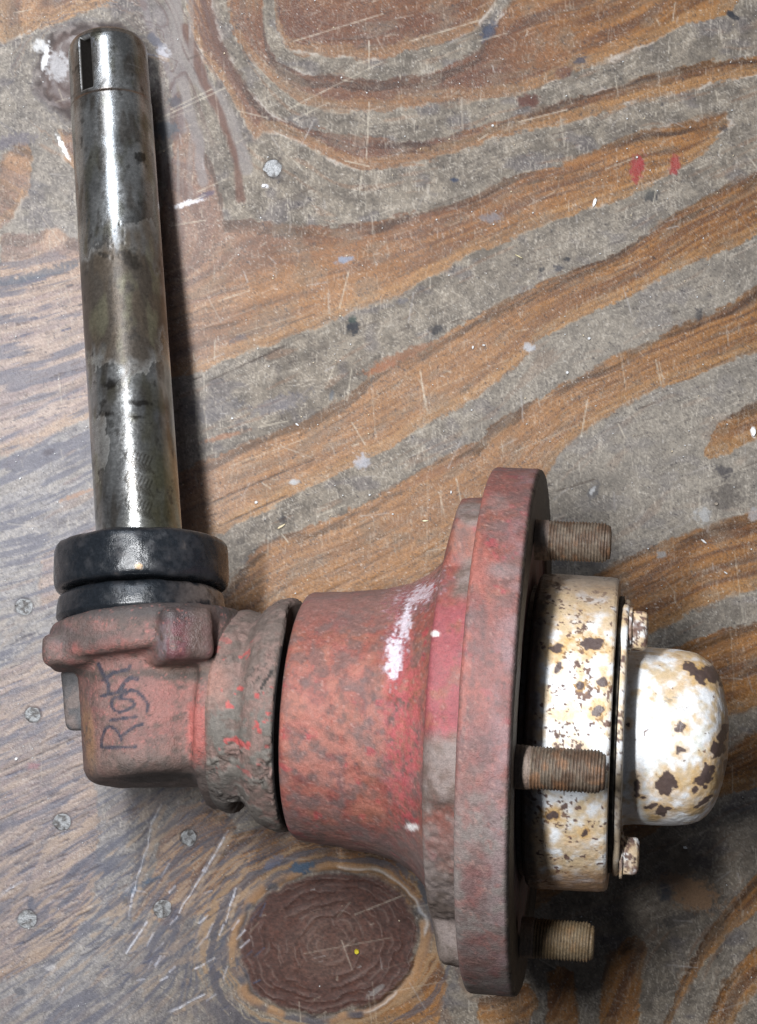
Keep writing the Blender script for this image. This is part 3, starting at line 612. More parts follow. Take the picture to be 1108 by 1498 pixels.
c = mixc(c, (.72, .68, .66), blob(x, y, 603, 1210, 9, 5, 0, (sm - .5), .4) + blob(x, y, 637, 927, 6, 4, 0, 0, .4))
c = mixc(c, (.012, .01, .01), (s1 < -303.5) * .9)
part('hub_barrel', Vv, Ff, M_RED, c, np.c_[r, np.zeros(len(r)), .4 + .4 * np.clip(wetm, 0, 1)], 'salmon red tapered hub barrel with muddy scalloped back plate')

# ---- muddy seal ring between knuckle and hub, split by a dark gap
prof = [(-425, 60), (-428, 128), (-424, 142), (-415, 149), (-398, 152), (-385, 150), (-376, 147), (-368, 152), (-358, 163), (-345, 170), (-326, 173), (-318, 172), (-314, 166), (-313, 120), (-300, 118)]
prof = resample(prof, 2.4)
def rf(Sg, Rg, Pg):
    Q = np.stack([Sg, np.cos(Pg) * 160, np.sin(Pg) * 160], -1).reshape(-1, 3)
    w_ = (fb3(Q / 24, 3, 12) - .5).reshape(Sg.shape); lm = fb3(Q / 15, 3, 19).reshape(Sg.shape); cl = sst(.50, .56, lm)
    low = sst(.3, 1.2, Pg % (2 * math.pi)) * (1 - sst(2.6, 3.4, Pg % (2 * math.pi)))       # lower side hangs ragged
    notch = low * sst(.9, 1.25, Pg % (2 * math.pi)) * np.exp(-((Sg + 384 - 3 * w_) / 9) ** 2) * 26
    act = (Rg > 125) & (Sg < -316)
    mudz = .35 + .65 * (1 - sst(-.2 + 0, .9, np.abs((Pg - .35 + math.pi) % (2 * math.pi) - math.pi) - .3))
    warp = np.cos(Pg - 1.2) * 0
    jag = (fb3(Q / np.array([60., 14, 14]), 2, 29) - .5).reshape(Sg.shape) * 9
    ra, ea = worley(Q / 11.0 + .25 * fb3(Q / 5, 2, 3)[:, None], 3); fl = ((ra - .5) * 5.5 - 3 * sst(.10, .0, ea)).reshape(Sg.shape) * sst(.45, .6, fb3(Q / 34, 2, 8)).reshape(Sg.shape)
    gapw = np.exp(-(((Pg + 1.35 + math.pi) % (2 * math.pi) - math.pi) / .38) ** 2) * 10 * sst(-350, -320, Sg)
    return Sg - gapw * (Rg > 125) + (w_ * 5 + jag * sst(-345, -318, Sg) * .8) * act, Rg + np.where(act, w_ * 5 + (cl - .4) * 1.4 * mudz + fl * mudz - notch, 0)
Vv, Ff, s1, p1, r1 = lathe(prof, HC, AX, NN, TT, 420, rf)
x, y = proj(Vv)
mid = fb3(Vv / 14, 3, 5); sm = fb3(Vv / 5, 3, 6); Q = np.c_[s1, np.cos(p1) * 160, np.sin(p1) * 160]; lm = fb3(Q / 15, 3, 19)
c = mixc((.125, .092, .078), (.185, .118, .10), sst(.4, .62, mid))
ra, ea = worley(Q / 11.0 + .25 * fb3(Q / 5, 2, 3)[:, None], 3); fz = sst(.45, .6, fb3(Q / 34, 2, 8))
mud = sst(.47, .56, lm) * sst(960, 1060, y)
c = mixc(c, (.135, .122, .106), mud * .9); c = mixc(c, (.13, .105, .09), sst(960, 900, y) * .4)
c = mixc(c, (.085, .075, .068), sst(1110, 1165, y) * sst(-360, -385, s1) * .75)
fresh = sst(.635, .68, fb3(Q / np.array([16., 13, 13]), 3, 77)) * blob(x, y, 345, 1035, 65, 95, 0, 0, .4)
c = mixc(c, (.38, .07, .065), fresh * .9)
c = mixc(c, (.33, .08, .07), blob(x, y, 287, 1075, 13, 55, -4, (sm - .5) * .6, .3) * .8)
c = mixc(c, (.36, .17, .13), blob(x, y, 305, 1000, 30, 30, 0, (mid - .5), .6) * .5)
c = mixc(c, (.035, .028, .025), sst(.07, .02, ea) * .7 * fz * sst(900, 1000, y))
c = mixc(c, (.012, .01, .01), (s1 > -316) * .95)
c = mixc(c, (.02, .017, .015), .9 * (polydist(x, y, [(398, 982), (392, 992), (386, 1000), (382, 1008)]) < 2.2) * (Vv[:, 2] > HC[2]))
c = c * (.7 + .6 * sm)[:, None]
part('dust_seal', Vv, Ff, M_RED, c, np.c_[.72 + .2 * (mid - .5), np.zeros(len(mid)), np.full(len(mid), .6)], 'mud caked seal ring with a dark split along the hub')

# ---- white bearing housing
def white_paint(V, x, y, chips, rust, seed):
    P = V; mid = fb3(P / 15, 3, seed); sm = fb3(P / 4.5, 3, seed + 3); tiny = fb3(P / 6, 2, seed + 9)
    c = mixc((.78, .79, .80), (.66, .66, .61), sst(.45, .7, mid))
    wv = fb3(P / 24, 4, seed + 51)
    rs = np.clip(sst(.40, .60, .5 * mid + .5 * wv + rust), 0, 1)
    c = mixc(c, (.58, .38, .16), rs * .72); c = mixc(c, (.38, .20, .07), sst(.60, .80, .5 * wv + .5 * sm + rust) * .7)
    wp = P + 5 * (np.stack([fb3(P / 5, 2, seed + q) for q in (1, 2, 3)], 1) - .5)
    ra, ea = worley(wp / np.array([9., 10, 10]), int(seed)); rb, eb = worley(wp / 4.6, int(seed) + 5)
    zone = fb3(P / 30, 2, seed + 71)
    cha = (ra + chips + .5 * (zone - .5) > .93) * sst(.03, .09, ea); chb = (rb + chips + .9 * (zone - .5) > .92) * sst(.05, .12, eb)
    ch = np.maximum(cha, chb)
    halo = np.maximum((ra + chips + .5 * (zone - .5) > .90) * 1.0, (rb + chips + .9 * (zone - .5) > .88) * .8)
    c = mixc(c, (.62, .46, .25), halo * .35)
    sp = sst(.70, .72, tiny + chips * .5)
    c = c * (.86 + .28 * sm)[:, None]
    c = mixc(c, mixc((.105, .062, .055), (.16, .09, .07), sst(.4, .6, sm)), np.clip(ch + sp, 0, 1) * .95)
    return c, np.where(ch + sp > .5, .7, .34), np.clip(ch + sp, 0, 1), mid, sm
def spots_on(c, x, y, lst, sm, colr=(.085, .058, .055)):
    for (cx, cy, rx, ry, an) in lst:
        nz = (sm - .5) * .6 + .9 * (vn2(x / 6 + cx, y / 6) - .5)
        pass
        c = mixc(c, (.60, .36, .12), blob(x, y, cx, cy, rx * 1.6 + 2, ry * 1.6 + 2, an, nz * .8, .45) * .6)
    for (cx, cy, rx, ry, an) in lst:
        nz = (sm - .5) * .6 + .9 * (vn2(x / 6 + cx, y / 6) - .5)
        c = mixc(c, colr, blob(x, y, cx, cy, rx * 1.05, ry * 1.05, an, nz, .10) * .97)
    return c
prof = resample([(31, 210), (38, 211), (40, 222), (44, 226), (60, 228), (142, 226), (150, 225), (154, 222), (155, 217), (155, 120)], 1.5)
def rf(Sg, Rg, Pg):
    Q = np.stack([Sg, np.cos(Pg) * Rg, np.sin(Pg) * Rg], -1).reshape(-1, 3)
    w_ = (fb3(Q / 20, 3, 12) - .5).reshape(Sg.shape); t = (fb3(Q / 5, 2, 3) - .5).reshape(Sg.shape)
    return Sg, Rg + (w_ * 2 + t * .8) * (Rg > 200)
Vv, Ff, s1, p1, r1 = lathe(prof, HC, AX, NN, TT, 960, rf)
x, y = proj(Vv)
rust = .14 * sst(980, 900, y) + .10 * sst(1120, 1260, y) - .03
chips = -.075 + .05 * blob(x, y, 870, 1040, 40, 90, 0, 0, .5) + .03 * sst(960, 900, y)
c, r, ch, mid, sm = white_paint(Vv, x, y, chips, rust, 40)
c = mixc(c, (.27, .19, .13), .75 * sst(930, 850, y + 30 * (mid - .5)) * sst(800, 850, x)); c = mixc(c, (.30, .27, .24), .6 * sst(870, 845, y))
c = mixc(c, (.38, .20, .11), .7 * sst(1262, 1290, y + 20 * (mid - .5)))
c = spots_on(c, x, y, [(815, 948, 10, 6, -15), (817, 974, 4, 9, 20), (866, 942, 19, 8, 5), (807, 1193, 9, 6, 10), (856, 1218, 5, 5, 0), (850, 1002, 5, 6, 0), (882, 998, 8, 7, 0), (875, 1040, 8, 8, 0)], sm)
c = mixc(c, (.05, .043, .04), sst(66, 50, s1 + 14 * (mid - .5)) * .93)  # flange's shadow painted onto the drum's edge, along with grease
part('bearing_housing', Vv, Ff, M_WHITE, c, np.c_[r, np.zeros(len(r)), .35 + .4 * ch], 'white painted drum flecked with rust and chipped paint')

# ---- gasket, cap plate, dome
Vv, Ff, s1, p1, r1 = lathe(resample([(153, 120), (154.5, 199), (161.5, 200), (162, 120)], 4), HC, AX, NN, TT, 200)
mid = fb3(Vv / 8, 2, 3)
part('gasket', Vv, Ff, M_BLACK, mixc((.02, .017, .014), (.12, .10, .07), sst(.55, .7, mid)), np.tile((.6, 0, .8), (len(Vv), 1)), 'dark gasket behind the cap plate')
BOLT_PH = [math.radians(-59), math.radians(61), math.radians(181)]
prof = resample([(161, 100), (161, 197), (163, 201), (168, 201), (171, 198), (171.5, 150), (171.5, 100)], 2.4)
def rf(Sg, Rg, Pg):
    lob = np.zeros_like(Pg)
    for p in BOLT_PH:
        d = np.abs((Pg - p + math.pi) % (2 * math.pi) - math.pi); lob = np.maximum(lob, 1 - sst(.12, .34, d))
    return Sg + np.sin(Pg * 3) * .5, np.where(Rg > 150, Rg - (1 - lob) * 6 + lob * 5, Rg)
Vv, Ff, s1, p1, r1 = lathe(prof, HC, AX, NN, TT, 420, rf)
x, y = proj(Vv)
c, r, ch, mid, sm = white_paint(Vv, x, y, .02, .03 + .15 * sst(1150, 1250, y), 60)
c = mixc(c, (.30, .25, .2), sst(1090, 1180, y) * .6)
plate_o = part('cap_plate', Vv, Ff, M_WHITE, c, np.c_[r, np.zeros(len(r)), .4 + .4 * ch], 'thin white plate under the grease cap')
dome = [(171, 132), (173, 129.5), (178, 128.2), (184, 128), (218, 127), (250, 125.5), (272, 121), (288, 111), (300, 96), (308, 75), (314, 50), (317, 24), (317.5, .5)]
def smoothprof(p, it=2):
    for _ in range(it):
        q = [p[0]]
        for a, b in zip(p[:-1], p[1:]): q += [(a[0] * .75 + b[0] * .25, a[1] * .75 + b[1] * .25), (a[0] * .25 + b[0] * .75, a[1] * .25 + b[1] * .75)]
        p = q + [p[-1]]
    return p
prof = resample(smoothprof(dome), 1.5)
def rf(Sg, Rg, Pg):
    Q = np.stack([Sg, np.cos(Pg) * Rg, np.sin(Pg) * Rg], -1).reshape(-1, 3)
    w_ = (fb3(Q / 26, 3, 12) - .5).reshape(Sg.shape)
    t = (fb3(Q / 5, 2, 33) - .5).reshape(Sg.shape)
    return Sg + w_ * 2, Rg + (w_ * 3.5 + t * .7) * (Rg > 10)
Vv, Ff, s1, p1, r1 = lathe(prof, HC, AX, NN, TT, 560, rf)
x, y = proj(Vv)
ru = .13 * blob(x, y, 985, 955, 60, 22, 15, 0, .6) + .13 * blob(x, y, 1040, 1000, 24, 60, -25, 0, .6) + .14 * blob(x, y, 1025, 1150, 60, 34, -30, 0, .6) + .08 * blob(x, y, 995, 1082, 12, 30, 0, 0, .6) + .12 * blob(x, y, 985, 1005, 28, 24, 0, 0, .6) - .11
c, r, ch, mid, sm = white_paint(Vv, x, y, -.30 + .05 * blob(x, y, 1000, 1040, 40, 30, 0, 0, .6), ru, 80)
c = mixc(c, (.28, .26, .22), blob(x, y, 985, 1030, 48, 30, 20, (sm - .5) * 3, .3) * sst(.56, .66, sm) * .7)
c = spots_on(c, x, y, [(1012, 978, 11, 8, 35), (1026, 990, 10, 9, 35), (1043, 987, 9, 17, -35), (995, 1064, 7, 8, 0), (995, 1097, 6, 6, 0), (1050, 1097, 9, 14, 25),
    (1058, 1072, 6, 15, 20), (1032, 1136, 11, 17, 20), (974, 1147, 14, 14, 0), (932, 1150, 5, 13, 0), (952, 1180, 9, 4, -15), (968, 1186, 11, 7, -10), (1017, 1156, 5, 5, 0),
    (1030, 1172, 14, 4, -35), (941, 1167, 4, 2, 0), (919, 1060, 4, 4, 0), (1062, 1120, 4, 12, 10)], sm)
part('grease_cap', Vv, Ff, M_WHITE, c, np.c_[r, np.zeros(len(r)), .3 + .4 * ch], 'domed white grease cap with dark paint chips and rust bleeds', parent=None)

# bolts on the cap plate: hexagon heads with rounded tops
def hexbolt(ph, rad, hr, s0, s1_, name, seed):
    base = HC + rad * (math.cos(ph) * NN + math.sin(ph) * TT)
    prof = resample([(s0, hr * 1.12), (s0 + 4, hr * 1.12), (s0 + 4.2, hr), (s1_ - 8, hr), (s1_ - 3, hr * .93), (s1_ - .5, hr * .75), (s1_, hr * .5), (s1_ + .5, .5)], 1.6)
    def rf(Sg, Rg, Pg):
        a = (Pg + .2) % (math.pi / 3) - math.pi / 6
        hx = np.cos(math.pi / 6) / np.cos(a)
        k = sst(s0 + 4, s0 + 4.3, Sg) * sst(2, hr * .8, Rg)
        return Sg, Rg * (1 - k + k * hx * 1.04) + (fb3(np.stack([Sg / 6, Pg * 3, Rg / 6], -1).reshape(-1, 3), 2, seed).reshape(Sg.shape) - .5) * 1.8
    Vv, Ff, sa, pa, ra = lathe(prof, base, AX, NN, TT, 72, rf)
    x, y = proj(Vv)
    c, r, ch, mid, sm = white_paint(Vv, x, y, .05, .10, seed); c = mixc(c, (.16, .09, .07), sst(.50, .62, fb3(Vv / 9, 2, seed)) * .8)
    part(name, Vv, Ff, M_WHITE, c, np.c_[r, np.zeros(len(r)), .5 + .4 * ch])
for q, ph in enumerate(BOLT_PH): hexbolt(ph, 182, 29, 171.6, 198, 'cap_bolt', 90 + 7 * q)

# ---- wheel studs with cut threads
def stud(ph, k, length, rad=28.5):
    base = HC + 297 * (math.cos(ph) * NN + math.sin(ph) * TT)
    pitch = 4.4; s = np.arange(37, 38 + length, .85); e_ = 38 + length
    rr_ = np.where(s < e_ - 9, rad, rad - (s - (e_ - 9)) * .75)
    prof = list(zip(s, rr_)) + [(e_ + .3, rad * .55), (e_ + .5, .4)]
    def rf(Sg, Rg, Pg):
        th = np.abs(((Sg / pitch + Pg / (2 * math.pi)) % 1) - .5) * 2
        m_ = sst(52, 60, Sg) * (Sg < e_ - 3)
        return Sg, Rg - m_ * (1 - th) * 2.5 + (fb3(np.stack([Sg / 4, np.cos(Pg) * 5, np.sin(Pg) * 5 + k], -1).reshape(-1, 3), 2, 5).reshape(Sg.shape) - .5) * 1.6
    Vv, Ff, sa, pa, ra = lathe(prof, base, AX, NN, TT, 64, rf)
    th = np.abs(((sa / pitch + pa / (2 * math.pi)) % 1) - .5) * 2
    mid = fb3(Vv / 12, 3, k); sm = fb3(Vv / 4, 2, k + 4)
    c = mixc((.10, .062, .040), (.145, .11, .08), sst(.4, .6, mid)); c = mixc(c, (.22, .11, .055), sst(.55, .7, fb3(Vv / 18, 2, k + 9)) * .7)
    if k == 1: c = mixc(c, (.19, .135, .065), .5)
    c = c * (.48 + .75 * th)[:, None] * (.7 + .6 * sm)[:, None]; c = np.where((sa < 56)[:, None], mixc(c, (.24, .18, .15), .6), c)
    return part('wheel_stud', Vv, Ff, M_RUST, c, np.c_[.42 + .3 * mid, .25 * th, np.full(len(mid), .5)])
for k, ph in enumerate(STUD_PH): stud(ph, k, [114, 102, 100, 100, 104][k])

# ---- kingpin
KC = at(206, 812, 285); KE = at(157, 62, 92)
KU = unit(KE - KC); KX = unit(np.cross(KU, ez)); KX = KX if KX[0] > 0 else -KX; KN = np.cross(KX, KU); KN = KN if KN[2] > 0 else -KN
KL = np.linalg.norm(KE - KC)
prof = resample([(-60, 65), (KL - 116, 65), (KL - 115, 64), (KL - 112, 64.2), (KL - 22, 63.5), (KL - 14, 62.5), (KL - 5, 58), (KL, 52), (KL + 1, 40), (KL + 1.5, .5)], 2.4)
slot_ph = -0.46
def rf(Sg, Rg, Pg):
    d = ((Pg - slot_ph + math.pi) % (2 * math.pi) - math.pi) * 63
    m_ = (1 - sst(9.0, 11.0, np.abs(d))) * sst(KL - 107, KL - 104, Sg) * (1 - sst(KL - 19, KL - 15, Sg)) * (Rg > 45)
    pit = np.clip(fb3(np.stack([Sg / 5, np.cos(Pg) * 13, np.sin(Pg) * 13], -1).reshape(-1, 3), 2, 5).reshape(Sg.shape) - .68, 0, 1) * 8
    scale_ = sst(KL - 505, KL - 330, Sg) * (1 - sst(KL - 330, KL - 320, Sg))
    return Sg, np.where(Rg > 45, Rg - m_ * 30 - pit * (.1 + .6 * scale_), Rg)
Vv, Ff, s1, p1, r1 = lathe(prof, KC, KU, KN, KX, 260, rf)
x, y = proj(Vv); dph = (p1 - slot_ph + math.pi) % (2 * math.pi) - math.pi
big = fb3(Vv / np.array([40., 70, 40]), 3, 7); mid = fb3(Vv / 15, 3, 8); sm = fb3(Vv / 4, 2, 9)
c = mixc((.42, .42, .41), (.25, .25, .245), sst(.35, .65, big))
oil = np.clip(blob(x, y, 180, 450, 80, 82, 8, (big - .5) * 1.0 + (mid - .5) * .4, .2) + .7 * blob(x, y, 205, 360, 40, 40, 30, (mid - .5), .4) + .6 * blob(x, y, 140, 660, 20, 60, 10, (mid - .5), .3), 0, 1)
c = mixc(c, (.060, .045, .032), oil * .92); c = mixc(c, (.11, .085, .062), .6 * sst(.46, .68, fb3(Vv / np.array([16., 55, 16]), 3, 27)) * (1 - .5 * blob(x, y, 190, 660, 60, 70)))
c = mixc(c, (.16, .15, .10), sst(.5, .7, fb3(Vv / np.array([25., 60, 25]), 3, 17)) * .6)
c = mixc(c, (.20, .19, .10), sst(600, 700, y) * sst(200, 225, x) * .6)
c = mixc(c, (.05, .045, .04), sst(.66, .76, mid) * .6)
for b_ in [(162, 563, 9, 7, 0), (155, 606, 12, 4, -10), (199, 610, 14, 2, 5), (205, 590, 16, 5, 5), (205, 230, 8, 8, 0), (150, 372, 12, 3, 20), (190, 380, 20, 10, 40)]:
    c = mixc(c, (.035, .03, .025), blob(x, y, *b_, (sm - .5) * 1.2, .4) * .8)
for i in range(24):
    xx0 = 188 + i % 8 * 5; yy0 = 655 + (i // 8) * 34 + (i % 8) * 2
    c = mixc(c, (.06, .05, .035), (1 - sst(.6, 1.8, polydist(x, y, [(xx0, yy0), (xx0 - 5, yy0 + 12), (xx0 + 2, yy0 + 24)]))) * .6 * (Vv[:, 2] > 100))
c = c * (1 + .16 * (vn2(s1 / 1.3, p1 * 0.6) - .5))[:, None]; c = mixc(c, (.5, .5, .5), sst(.84, .9, vn2(s1 / 1.6, p1 * 3)) * .3 * sst(200, 80, y))
ring = np.exp(-((s1 - (KL - 115)) / 2.5) ** 2)
c = mixc(c, (.16, .09, .05), ring * .7)
c = mixc(c, (.10, .095, .09), sst(KL - 20, KL - 4, s1) * .6)
insl = (r1 < 61) | (np.abs(dph) * 63 < 12.0); insl &= (s1 < KL - 14) & (s1 > KL - 108) & (np.abs(dph) < .3) & (r1 > 30)
c = np.where(insl[:, None], np.array([[.015, .013, .012]]), c)
c = mixc(c, (.5, .5, .55), blob(x, y, 128, 62, 11, 9, 0, (sm - .5) * 2, .3) * .5)
c = c * (.8 + .4 * sm)[:, None]; c = np.where(insl[:, None], np.array([[.010, .009, .008]]), c)  # slot coloured black for the shade of its depth and for oil
met = np.where(oil > .4, .55, .88) * (~insl)
r = .22 + .12 * (mid - .5) + .04 * sst(600, 400, y) + .08 * oil
r = np.where(insl, 1.0, r)
part('kingpin', Vv, Ff, M_STEEL, c, np.c_[r, met, np.where(insl, 0, .14)], 'bare oily steel shaft with a keyway slot at its end')

# ---- black rubber seal rings at the foot of the shaft
KX2 = unit(KX - .055 * KU); KU2 = np.cross(KX2, KN); KU2 = KU2 if KU2[1] > 0 else -KU2
def ring_part(name, prof, seed, label, base, lip=0.0):
    prof = resample(smoothprof(prof, 1), 2.2)
    def rf(Sg, Rg, Pg):
        Q = np.stack([Sg / 30, np.cos(Pg) * 4, np.sin(Pg) * 4], -1).reshape(-1, 3)
        w_ = (fb3(Q, 3, seed) - .5).reshape(Sg.shape)
        q = (fb3(Q * 6, 2, seed + 2) - .5).reshape(Sg.shape)
        return Sg + w_ * 4 * (Rg > 100), Rg + (w_ * 3.5 + q * .5) * (Rg > 70)
    Vv, Ff, s1, p1, r1 = lathe(prof, base, KU2, KN, KX2, 300, rf)
    x, y = proj(Vv); mid = fb3(Vv / 15, 3, seed); sm = fb3(Vv / 5, 3, seed + 3)
    c = mixc((.010, .012, .015), (.020, .021, .024), sst(.45, .7, mid)) * (.8 + .4 * sm)[:, None]
    c = mixc(c, (.16, .13, .11), sst(.74, .82, mid) * .15)
    if lip: c = mixc(c, (.14, .11, .095), sst(230, 330, x) * sst(.35, .55, mid) * .7)
    else: c = mixc(c, (.42, .24, .08), blob(x, y, 203, 828, 5, 4, 0, (sm - .5), .4))
    r = .24 + .30 * (mid - .4)
    part(name, Vv, Ff, M_BLACK, c, np.c_[np.clip(r, .17, .8), np.zeros(len(r)), np.full(len(r), .22)], label)
ring_part('seal_collar', [(38, 62), (40, 112), (38, 122), (34, 128), (26, 131), (-16, 131), (-26, 130), (-32, 127), (-34, 116), (-34, 62)], 6, 'thick black rubber collar round the foot of the shaft', KC - 22 * KU)
ring_part('seal_collar', [(-42, 62), (-46, 106), (-49, 118), (-55, 123), (-66, 125), (-90, 127), (-100, 100)], 16, 'thinner black rubber ring under the collar', KC - 12 * KU, 1)

# ---- knuckle casting: rounded solids blended into one skin
def smin(a, b, k):
    h = np.clip(.5 + .5 * (b - a) / k, 0, 1); return b * (1 - h) + a * h - k * h * (1 - h)
def sd_cyl(P, c, ax, r, h, rd=6, sx=None, sxs=1.0):
    d = P - c; t = d @ ax; q = d - t[:, None] * ax
    if sx is not None: q = q + np.outer(q @ sx, sx) * (1 / sxs - 1)
    rr2 = np.linalg.norm(q, axis=1)
    a, b = rr2 - r + rd, np.abs(t) - h + rd
    return np.minimum(np.maximum(a, b), 0) + np.hypot(np.maximum(a, 0), np.maximum(b, 0)) - rd
def sd_box(P, c, A3, hs, rd=8):
    d = P - c; q = np.abs(np.stack([d @ a for a in A3], 1)) - (np.array(hs) - rd)
    return np.linalg.norm(np.maximum(q, 0), axis=1) + np.minimum(q.max(1), 0) - rd
def kpt(s, xo=0., zo=0.): return KC + s * KU + xo * KX + zo * KN
def hpt(s, t=0., nz=0.): return HC + s * AX + t * TT + nz * NN
LGX = unit(math.cos(.5) * KX - math.sin(.5) * KN); LGN = unit(math.sin(.5) * KX + math.cos(.5) * KN)
def knuckle_sdf(P):
    plate = sd_cyl(P, kpt(-132), KU, 142, 32, 14)
    tip = sd_box(P, kpt(-146, -104, 55), (KX, KU, KN), (36, 24, 44), 14)
    body = sd_cyl(P, kpt(-228, -6, -12), KU, 108, 108, 24, KX, .92)
    neck = sd_cyl(P, hpt(-490, -5), AX, 116, 90, 8)
    shoul = sd_cyl(P, hpt(-424, 0), AX, 146, 12, 8)
    lug = sd_box(P, kpt(-150, 64, 112), (LGX, KU, LGN), (38, 38, 44), 15)
    d = smin(plate, body, 22); d = smin(d, tip, 12); d = smin(d, neck, 38); d = smin(d, shoul, 22); d = smin(d, lug, 10)
    bore = sd_cyl(P, kpt(-338, 30, -8), KU, 66, 12, 4)
    return d
def surface_nets(f, lo, hi, h):
    xs = [np.arange(lo[i], hi[i] + h, h) for i in range(3)]
    sh = tuple(len(q) for q in xs)
    Gd = np.stack(np.meshgrid(*xs, indexing='ij'), -1).reshape(-1, 3)
    D = np.concatenate([f(Gd[i:i + 400000]) for i in range(0, len(Gd), 400000)]).reshape(sh)
    D = D + (fb3(Gd / 16, 2, 3).reshape(sh) - .5) * 3.0 
    ins = D < 0; acc = 0; cnt = 0; c8 = [(a, b, c) for a in (0, 1) for b in (0, 1) for c in (0, 1)]
    sub = lambda A_, o: A_[o[0]:sh[0] - 1 + o[0], o[1]:sh[1] - 1 + o[1], o[2]:sh[2] - 1 + o[2]]
    pos = np.zeros((sh[0] - 1, sh[1] - 1, sh[2] - 1, 3)); num = np.zeros(pos.shape[:3])
    for i, o in enumerate(c8):
        for p in c8[i + 1:]:
            if sum(abs(u - v) for u, v in zip(o, p)) != 1: continue
            a, b = sub(D, o), sub(D, p); x_ = (a < 0) != (b < 0)
            t = np.where(x_, a / np.where(x_, a - b, 1), 0)
            for q in range(3): pos[..., q] += np.where(x_, o[q] + t * (p[q] - o[q]), 0)
            num += x_
    act = num > 0; idx = np.full(act.shape, -1); idx[act] = np.arange(act.sum())
    cell = np.argwhere(act)
    Vv = (cell + pos[act] / num[act][:, None]) * h + np.array([q[0] for q in xs])
    F = []
    for ax_ in range(3):
        o1 = [0, 0, 0]; o1[ax_] = 1
        a = ins[tuple(slice(0, sh[i] - (1 if i == ax_ else 0)) for i in range(3))]; b = ins[tuple(slice(o1[i], sh[i]) for i in range(3))]
        e_ = np.argwhere(a != b); flip = a[tuple(e_.T)]
        u, v = [(1, 2), (2, 0), (0, 1)][ax_]
        ok = (e_[:, u] > 0) & (e_[:, v] > 0) & (e_[:, u] < sh[u] - 1) & (e_[:, v] < sh[v] - 1); e_, flip = e_[ok], flip[ok]
        def gi(du, dv):
            q = e_.copy(); q[:, u] -= du; q[:, v] -= dv; return idx[tuple(q.T)]
        Q = np.stack([gi(1, 1), gi(0, 1), gi(0, 0), gi(1, 0)], 1); Q[~flip] = Q[~flip][:, ::-1]
        F.append(Q)
    return Vv, np.concatenate(F)
bc = kpt(-200); lo = np.array([bc[0] - 190, bc[1] - 190, bc[2] - 220]); hi = np.array([bc[0] + 210, bc[1] + 150, bc[2] + 235])
Vk, Fk = surface_nets(knuckle_sdf, lo, hi, 2.8)
x, y = proj(Vk)
c, r, mid, sm = red_paint(Vk, x, y, .35, 0.0, 7)
pal = mixc((.30, .165, .14), (.24, .15, .13), sst(.4, .6, mid))
c = mixc(c, pal * (.7 + .5 * sm)[:, None] * .88, .62)
c = mixc(c, (.34, .14, .12), blob(x, y, 235, 1020, 50, 50, 0, (mid - .5), .6) * .5)
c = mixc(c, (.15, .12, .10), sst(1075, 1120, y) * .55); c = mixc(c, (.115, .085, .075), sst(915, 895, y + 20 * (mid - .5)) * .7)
c = mixc(c, (.13, .05, .06), blob(x, y, 270, 936, 44, 44, 0, (sm - .5) * .3, .25) * .85)
c = mixc(c, (.24, .24, .25), blob(x, y, 237, 940, 7, 28, 0, (sm - .5) * .8, .4) * .5)  # painted highlight down the lug's left ridge
c = mixc(c, (.13, .10, .075), blob(x, y, 272, 980, 48, 15, 6, (mid - .5), .5) * .7)
c = mixc(c, (.09, .085, .09), blob(x, y, 90, 930, 22, 14, 20, (mid - .5) * 2, .5) * .6)
c = mixc(c, (.36, .11, .09), blob(x, y, 150, 943, 40, 9, -4, (mid - .5) * 2, .4) * .6)
c = mixc(c, (.46, .12, .10), blob(x, y, 288, 1070, 14, 50, 0, (sm - .5), .4) * .7)
c = mixc(c, (.30, .17, .08), blob(x, y, 130, 1075, 8, 50, -6, (mid - .5), .5) * .6)
c = mixc(c, (.015, .013, .012), blob(x, y, 232, 1137, 52, 7, -4, (sm - .5) * .4, .2) * .8)  # dark slit painted in for the shade of a recess underneath
# "Right", written by hand in blue-black marker
q8 = lambda p: [(120 + a / 8.808, 950 + b / 8.808) for a, b in p]
INK = [([(250,1265),(400,1262),(560,1262),(700,1255)], 2.6), ([(250,1265),(258,1150),(300,1030),(350,990),(420,1020),(480,1080),(508,1165)], 2.6), ([(508,1120),(600,1050),(690,985),(785,965)], 2.8),
  ([(370,915),(520,890),(690,868)], 3.0),
  ([(560,640),(440,615),(390,650),(382,720),(420,785),(490,810),(600,775),(680,715),(655,665),(590,640),(480,628)], 2.6), ([(540,570),(640,520),(720,545),(800,625),(850,710),(842,790)], 2.9),
  ([(250,605),(350,578),(480,545),(570,530)], 3.0), ([(510,620),(505,500),(560,410),(640,362),(710,385)], 4.0), ([(500,520),(560,560)], 5.0),
  ([(215,190),(262,300),(310,370),(340,450),(342,540)], 3.6), ([(325,370),(400,300),(520,272),(600,258),(622,212)], 3.4), ([(262,400),(320,410)], 2.6)]
c = c * .84
d1 = fb3(Vk / 9, 3, 71); d2 = fb3(Vk / 3.2, 2, 73)
c = mixc(c, (.085, .062, .052), .75 * sst(.50, .66, d1) * sst(.42, .60, fb3(Vk / 32, 2, 75)))
c = mixc(c, (.07, .055, .048), .8 * (1 - sst(2, 9, polydist(x, y, [(75, 968), (130, 988), (222, 984), (236, 990), (290, 988)]) + 8 * (d1 - .5))))
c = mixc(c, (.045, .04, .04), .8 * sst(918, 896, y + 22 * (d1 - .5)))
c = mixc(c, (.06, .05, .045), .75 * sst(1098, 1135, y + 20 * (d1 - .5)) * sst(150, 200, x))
c = mixc(c, (.34, .13, .11), .6 * sst(.70, .78, d2) * (1 - sst(1080, 1120, y))); c = mixc(c, (.04, .03, .03), .7 * sst(.74, .8, fb3(Vk / 4, 2, 79)))
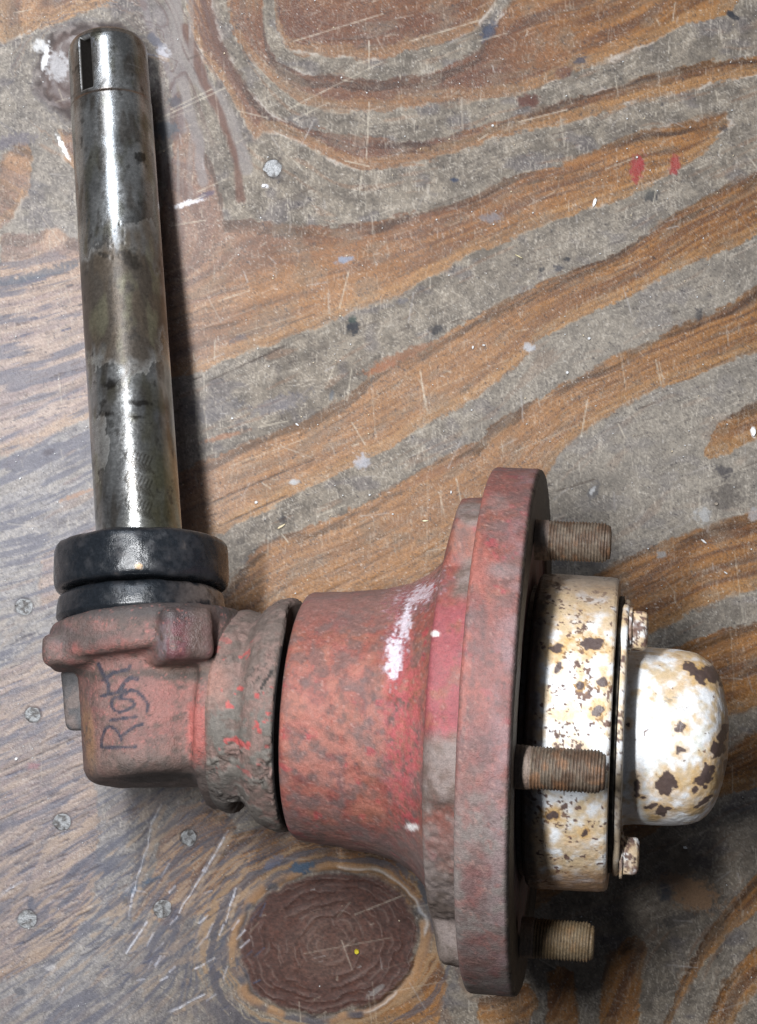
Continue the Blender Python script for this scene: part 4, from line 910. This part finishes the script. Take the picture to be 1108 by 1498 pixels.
c = mixc(c, (.022, .018, .016), .92 * blob(x, y, 236, 1138, 50, 6, -3, (sm - .5) * .8, .25))  # deepens the painted shade of that slit
c = mixc(c, (.07, .055, .05), .75 * sst(.42, .62, fb3(Vk / 26, 3, 61)) * np.clip(blob(x, y, 120, 925, 70, 34, -8, 0, .5) + blob(x, y, 300, 935, 26, 55, 0, 0, .5), 0, 1))
c = mixc(c, (.10, .065, .055), .7 * blob(x, y, 300, 925, 24, 50, 5, (mid - .5), .4))  # lug's right side darkened in colour as its shaded side
c = mixc(c, (.05, .04, .035), .8 * (1 - sst(1, 3, polydist(x, y, [(342, 890), (322, 930), (314, 975), (311, 1010)]) + 2 * (sm - .5))))
top = Vk[:, 2] > kpt(-235)[2] + 35
ink = np.zeros(len(Vk))
for p, wd in INK: ink = np.maximum(ink, 1 - sst(wd * .75 - .6, wd * .75 + 1.2, polydist(x, y, q8(p))))
ink = ink * top * (.72 + .26 * sst(.3, .6, sm))
c = mixc(c, (.028, .028, .042), ink)
lugm = blob(x, y, 262, 925, 36, 36, 0, 0, .3)
r = np.where(lugm > .5, .33, r)
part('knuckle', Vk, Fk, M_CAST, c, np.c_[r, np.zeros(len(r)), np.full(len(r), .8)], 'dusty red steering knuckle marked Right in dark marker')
# dark stop tab on its far side
Vt, Ft = surface_nets(lambda P: smin(sd_box(P, at(134, 1018, 262), (unit(ex + .1 * ey), ey, ez), (34, 47, 60), 10), sd_box(P, at(150, 1010, 240), (ex, ey, ez), (40, 38, 40), 10), 10),
                      at(134, 1018, 262) - np.array([70, 75, 90]), at(134, 1018, 262) + np.array([110, 75, 80]), 3.5)
mid = fb3(Vt / 12, 3, 3); sm = fb3(Vt / 4, 2, 3)
part('stop_tab', Vt, Ft, M_CAST, mixc((.085, .082, .085), (.15, .12, .11), sst(.4, .65, mid)) * (.7 + .6 * sm)[:, None], np.c_[.6 + .2 * mid, np.zeros(len(mid)), np.full(len(mid), .7)], 'dark grey tab beside the knuckle')
del root['_org']
print('tris', sum(len(o.data.polygons) * 2 for o in bpy.data.objects if o.type == 'MESH'))
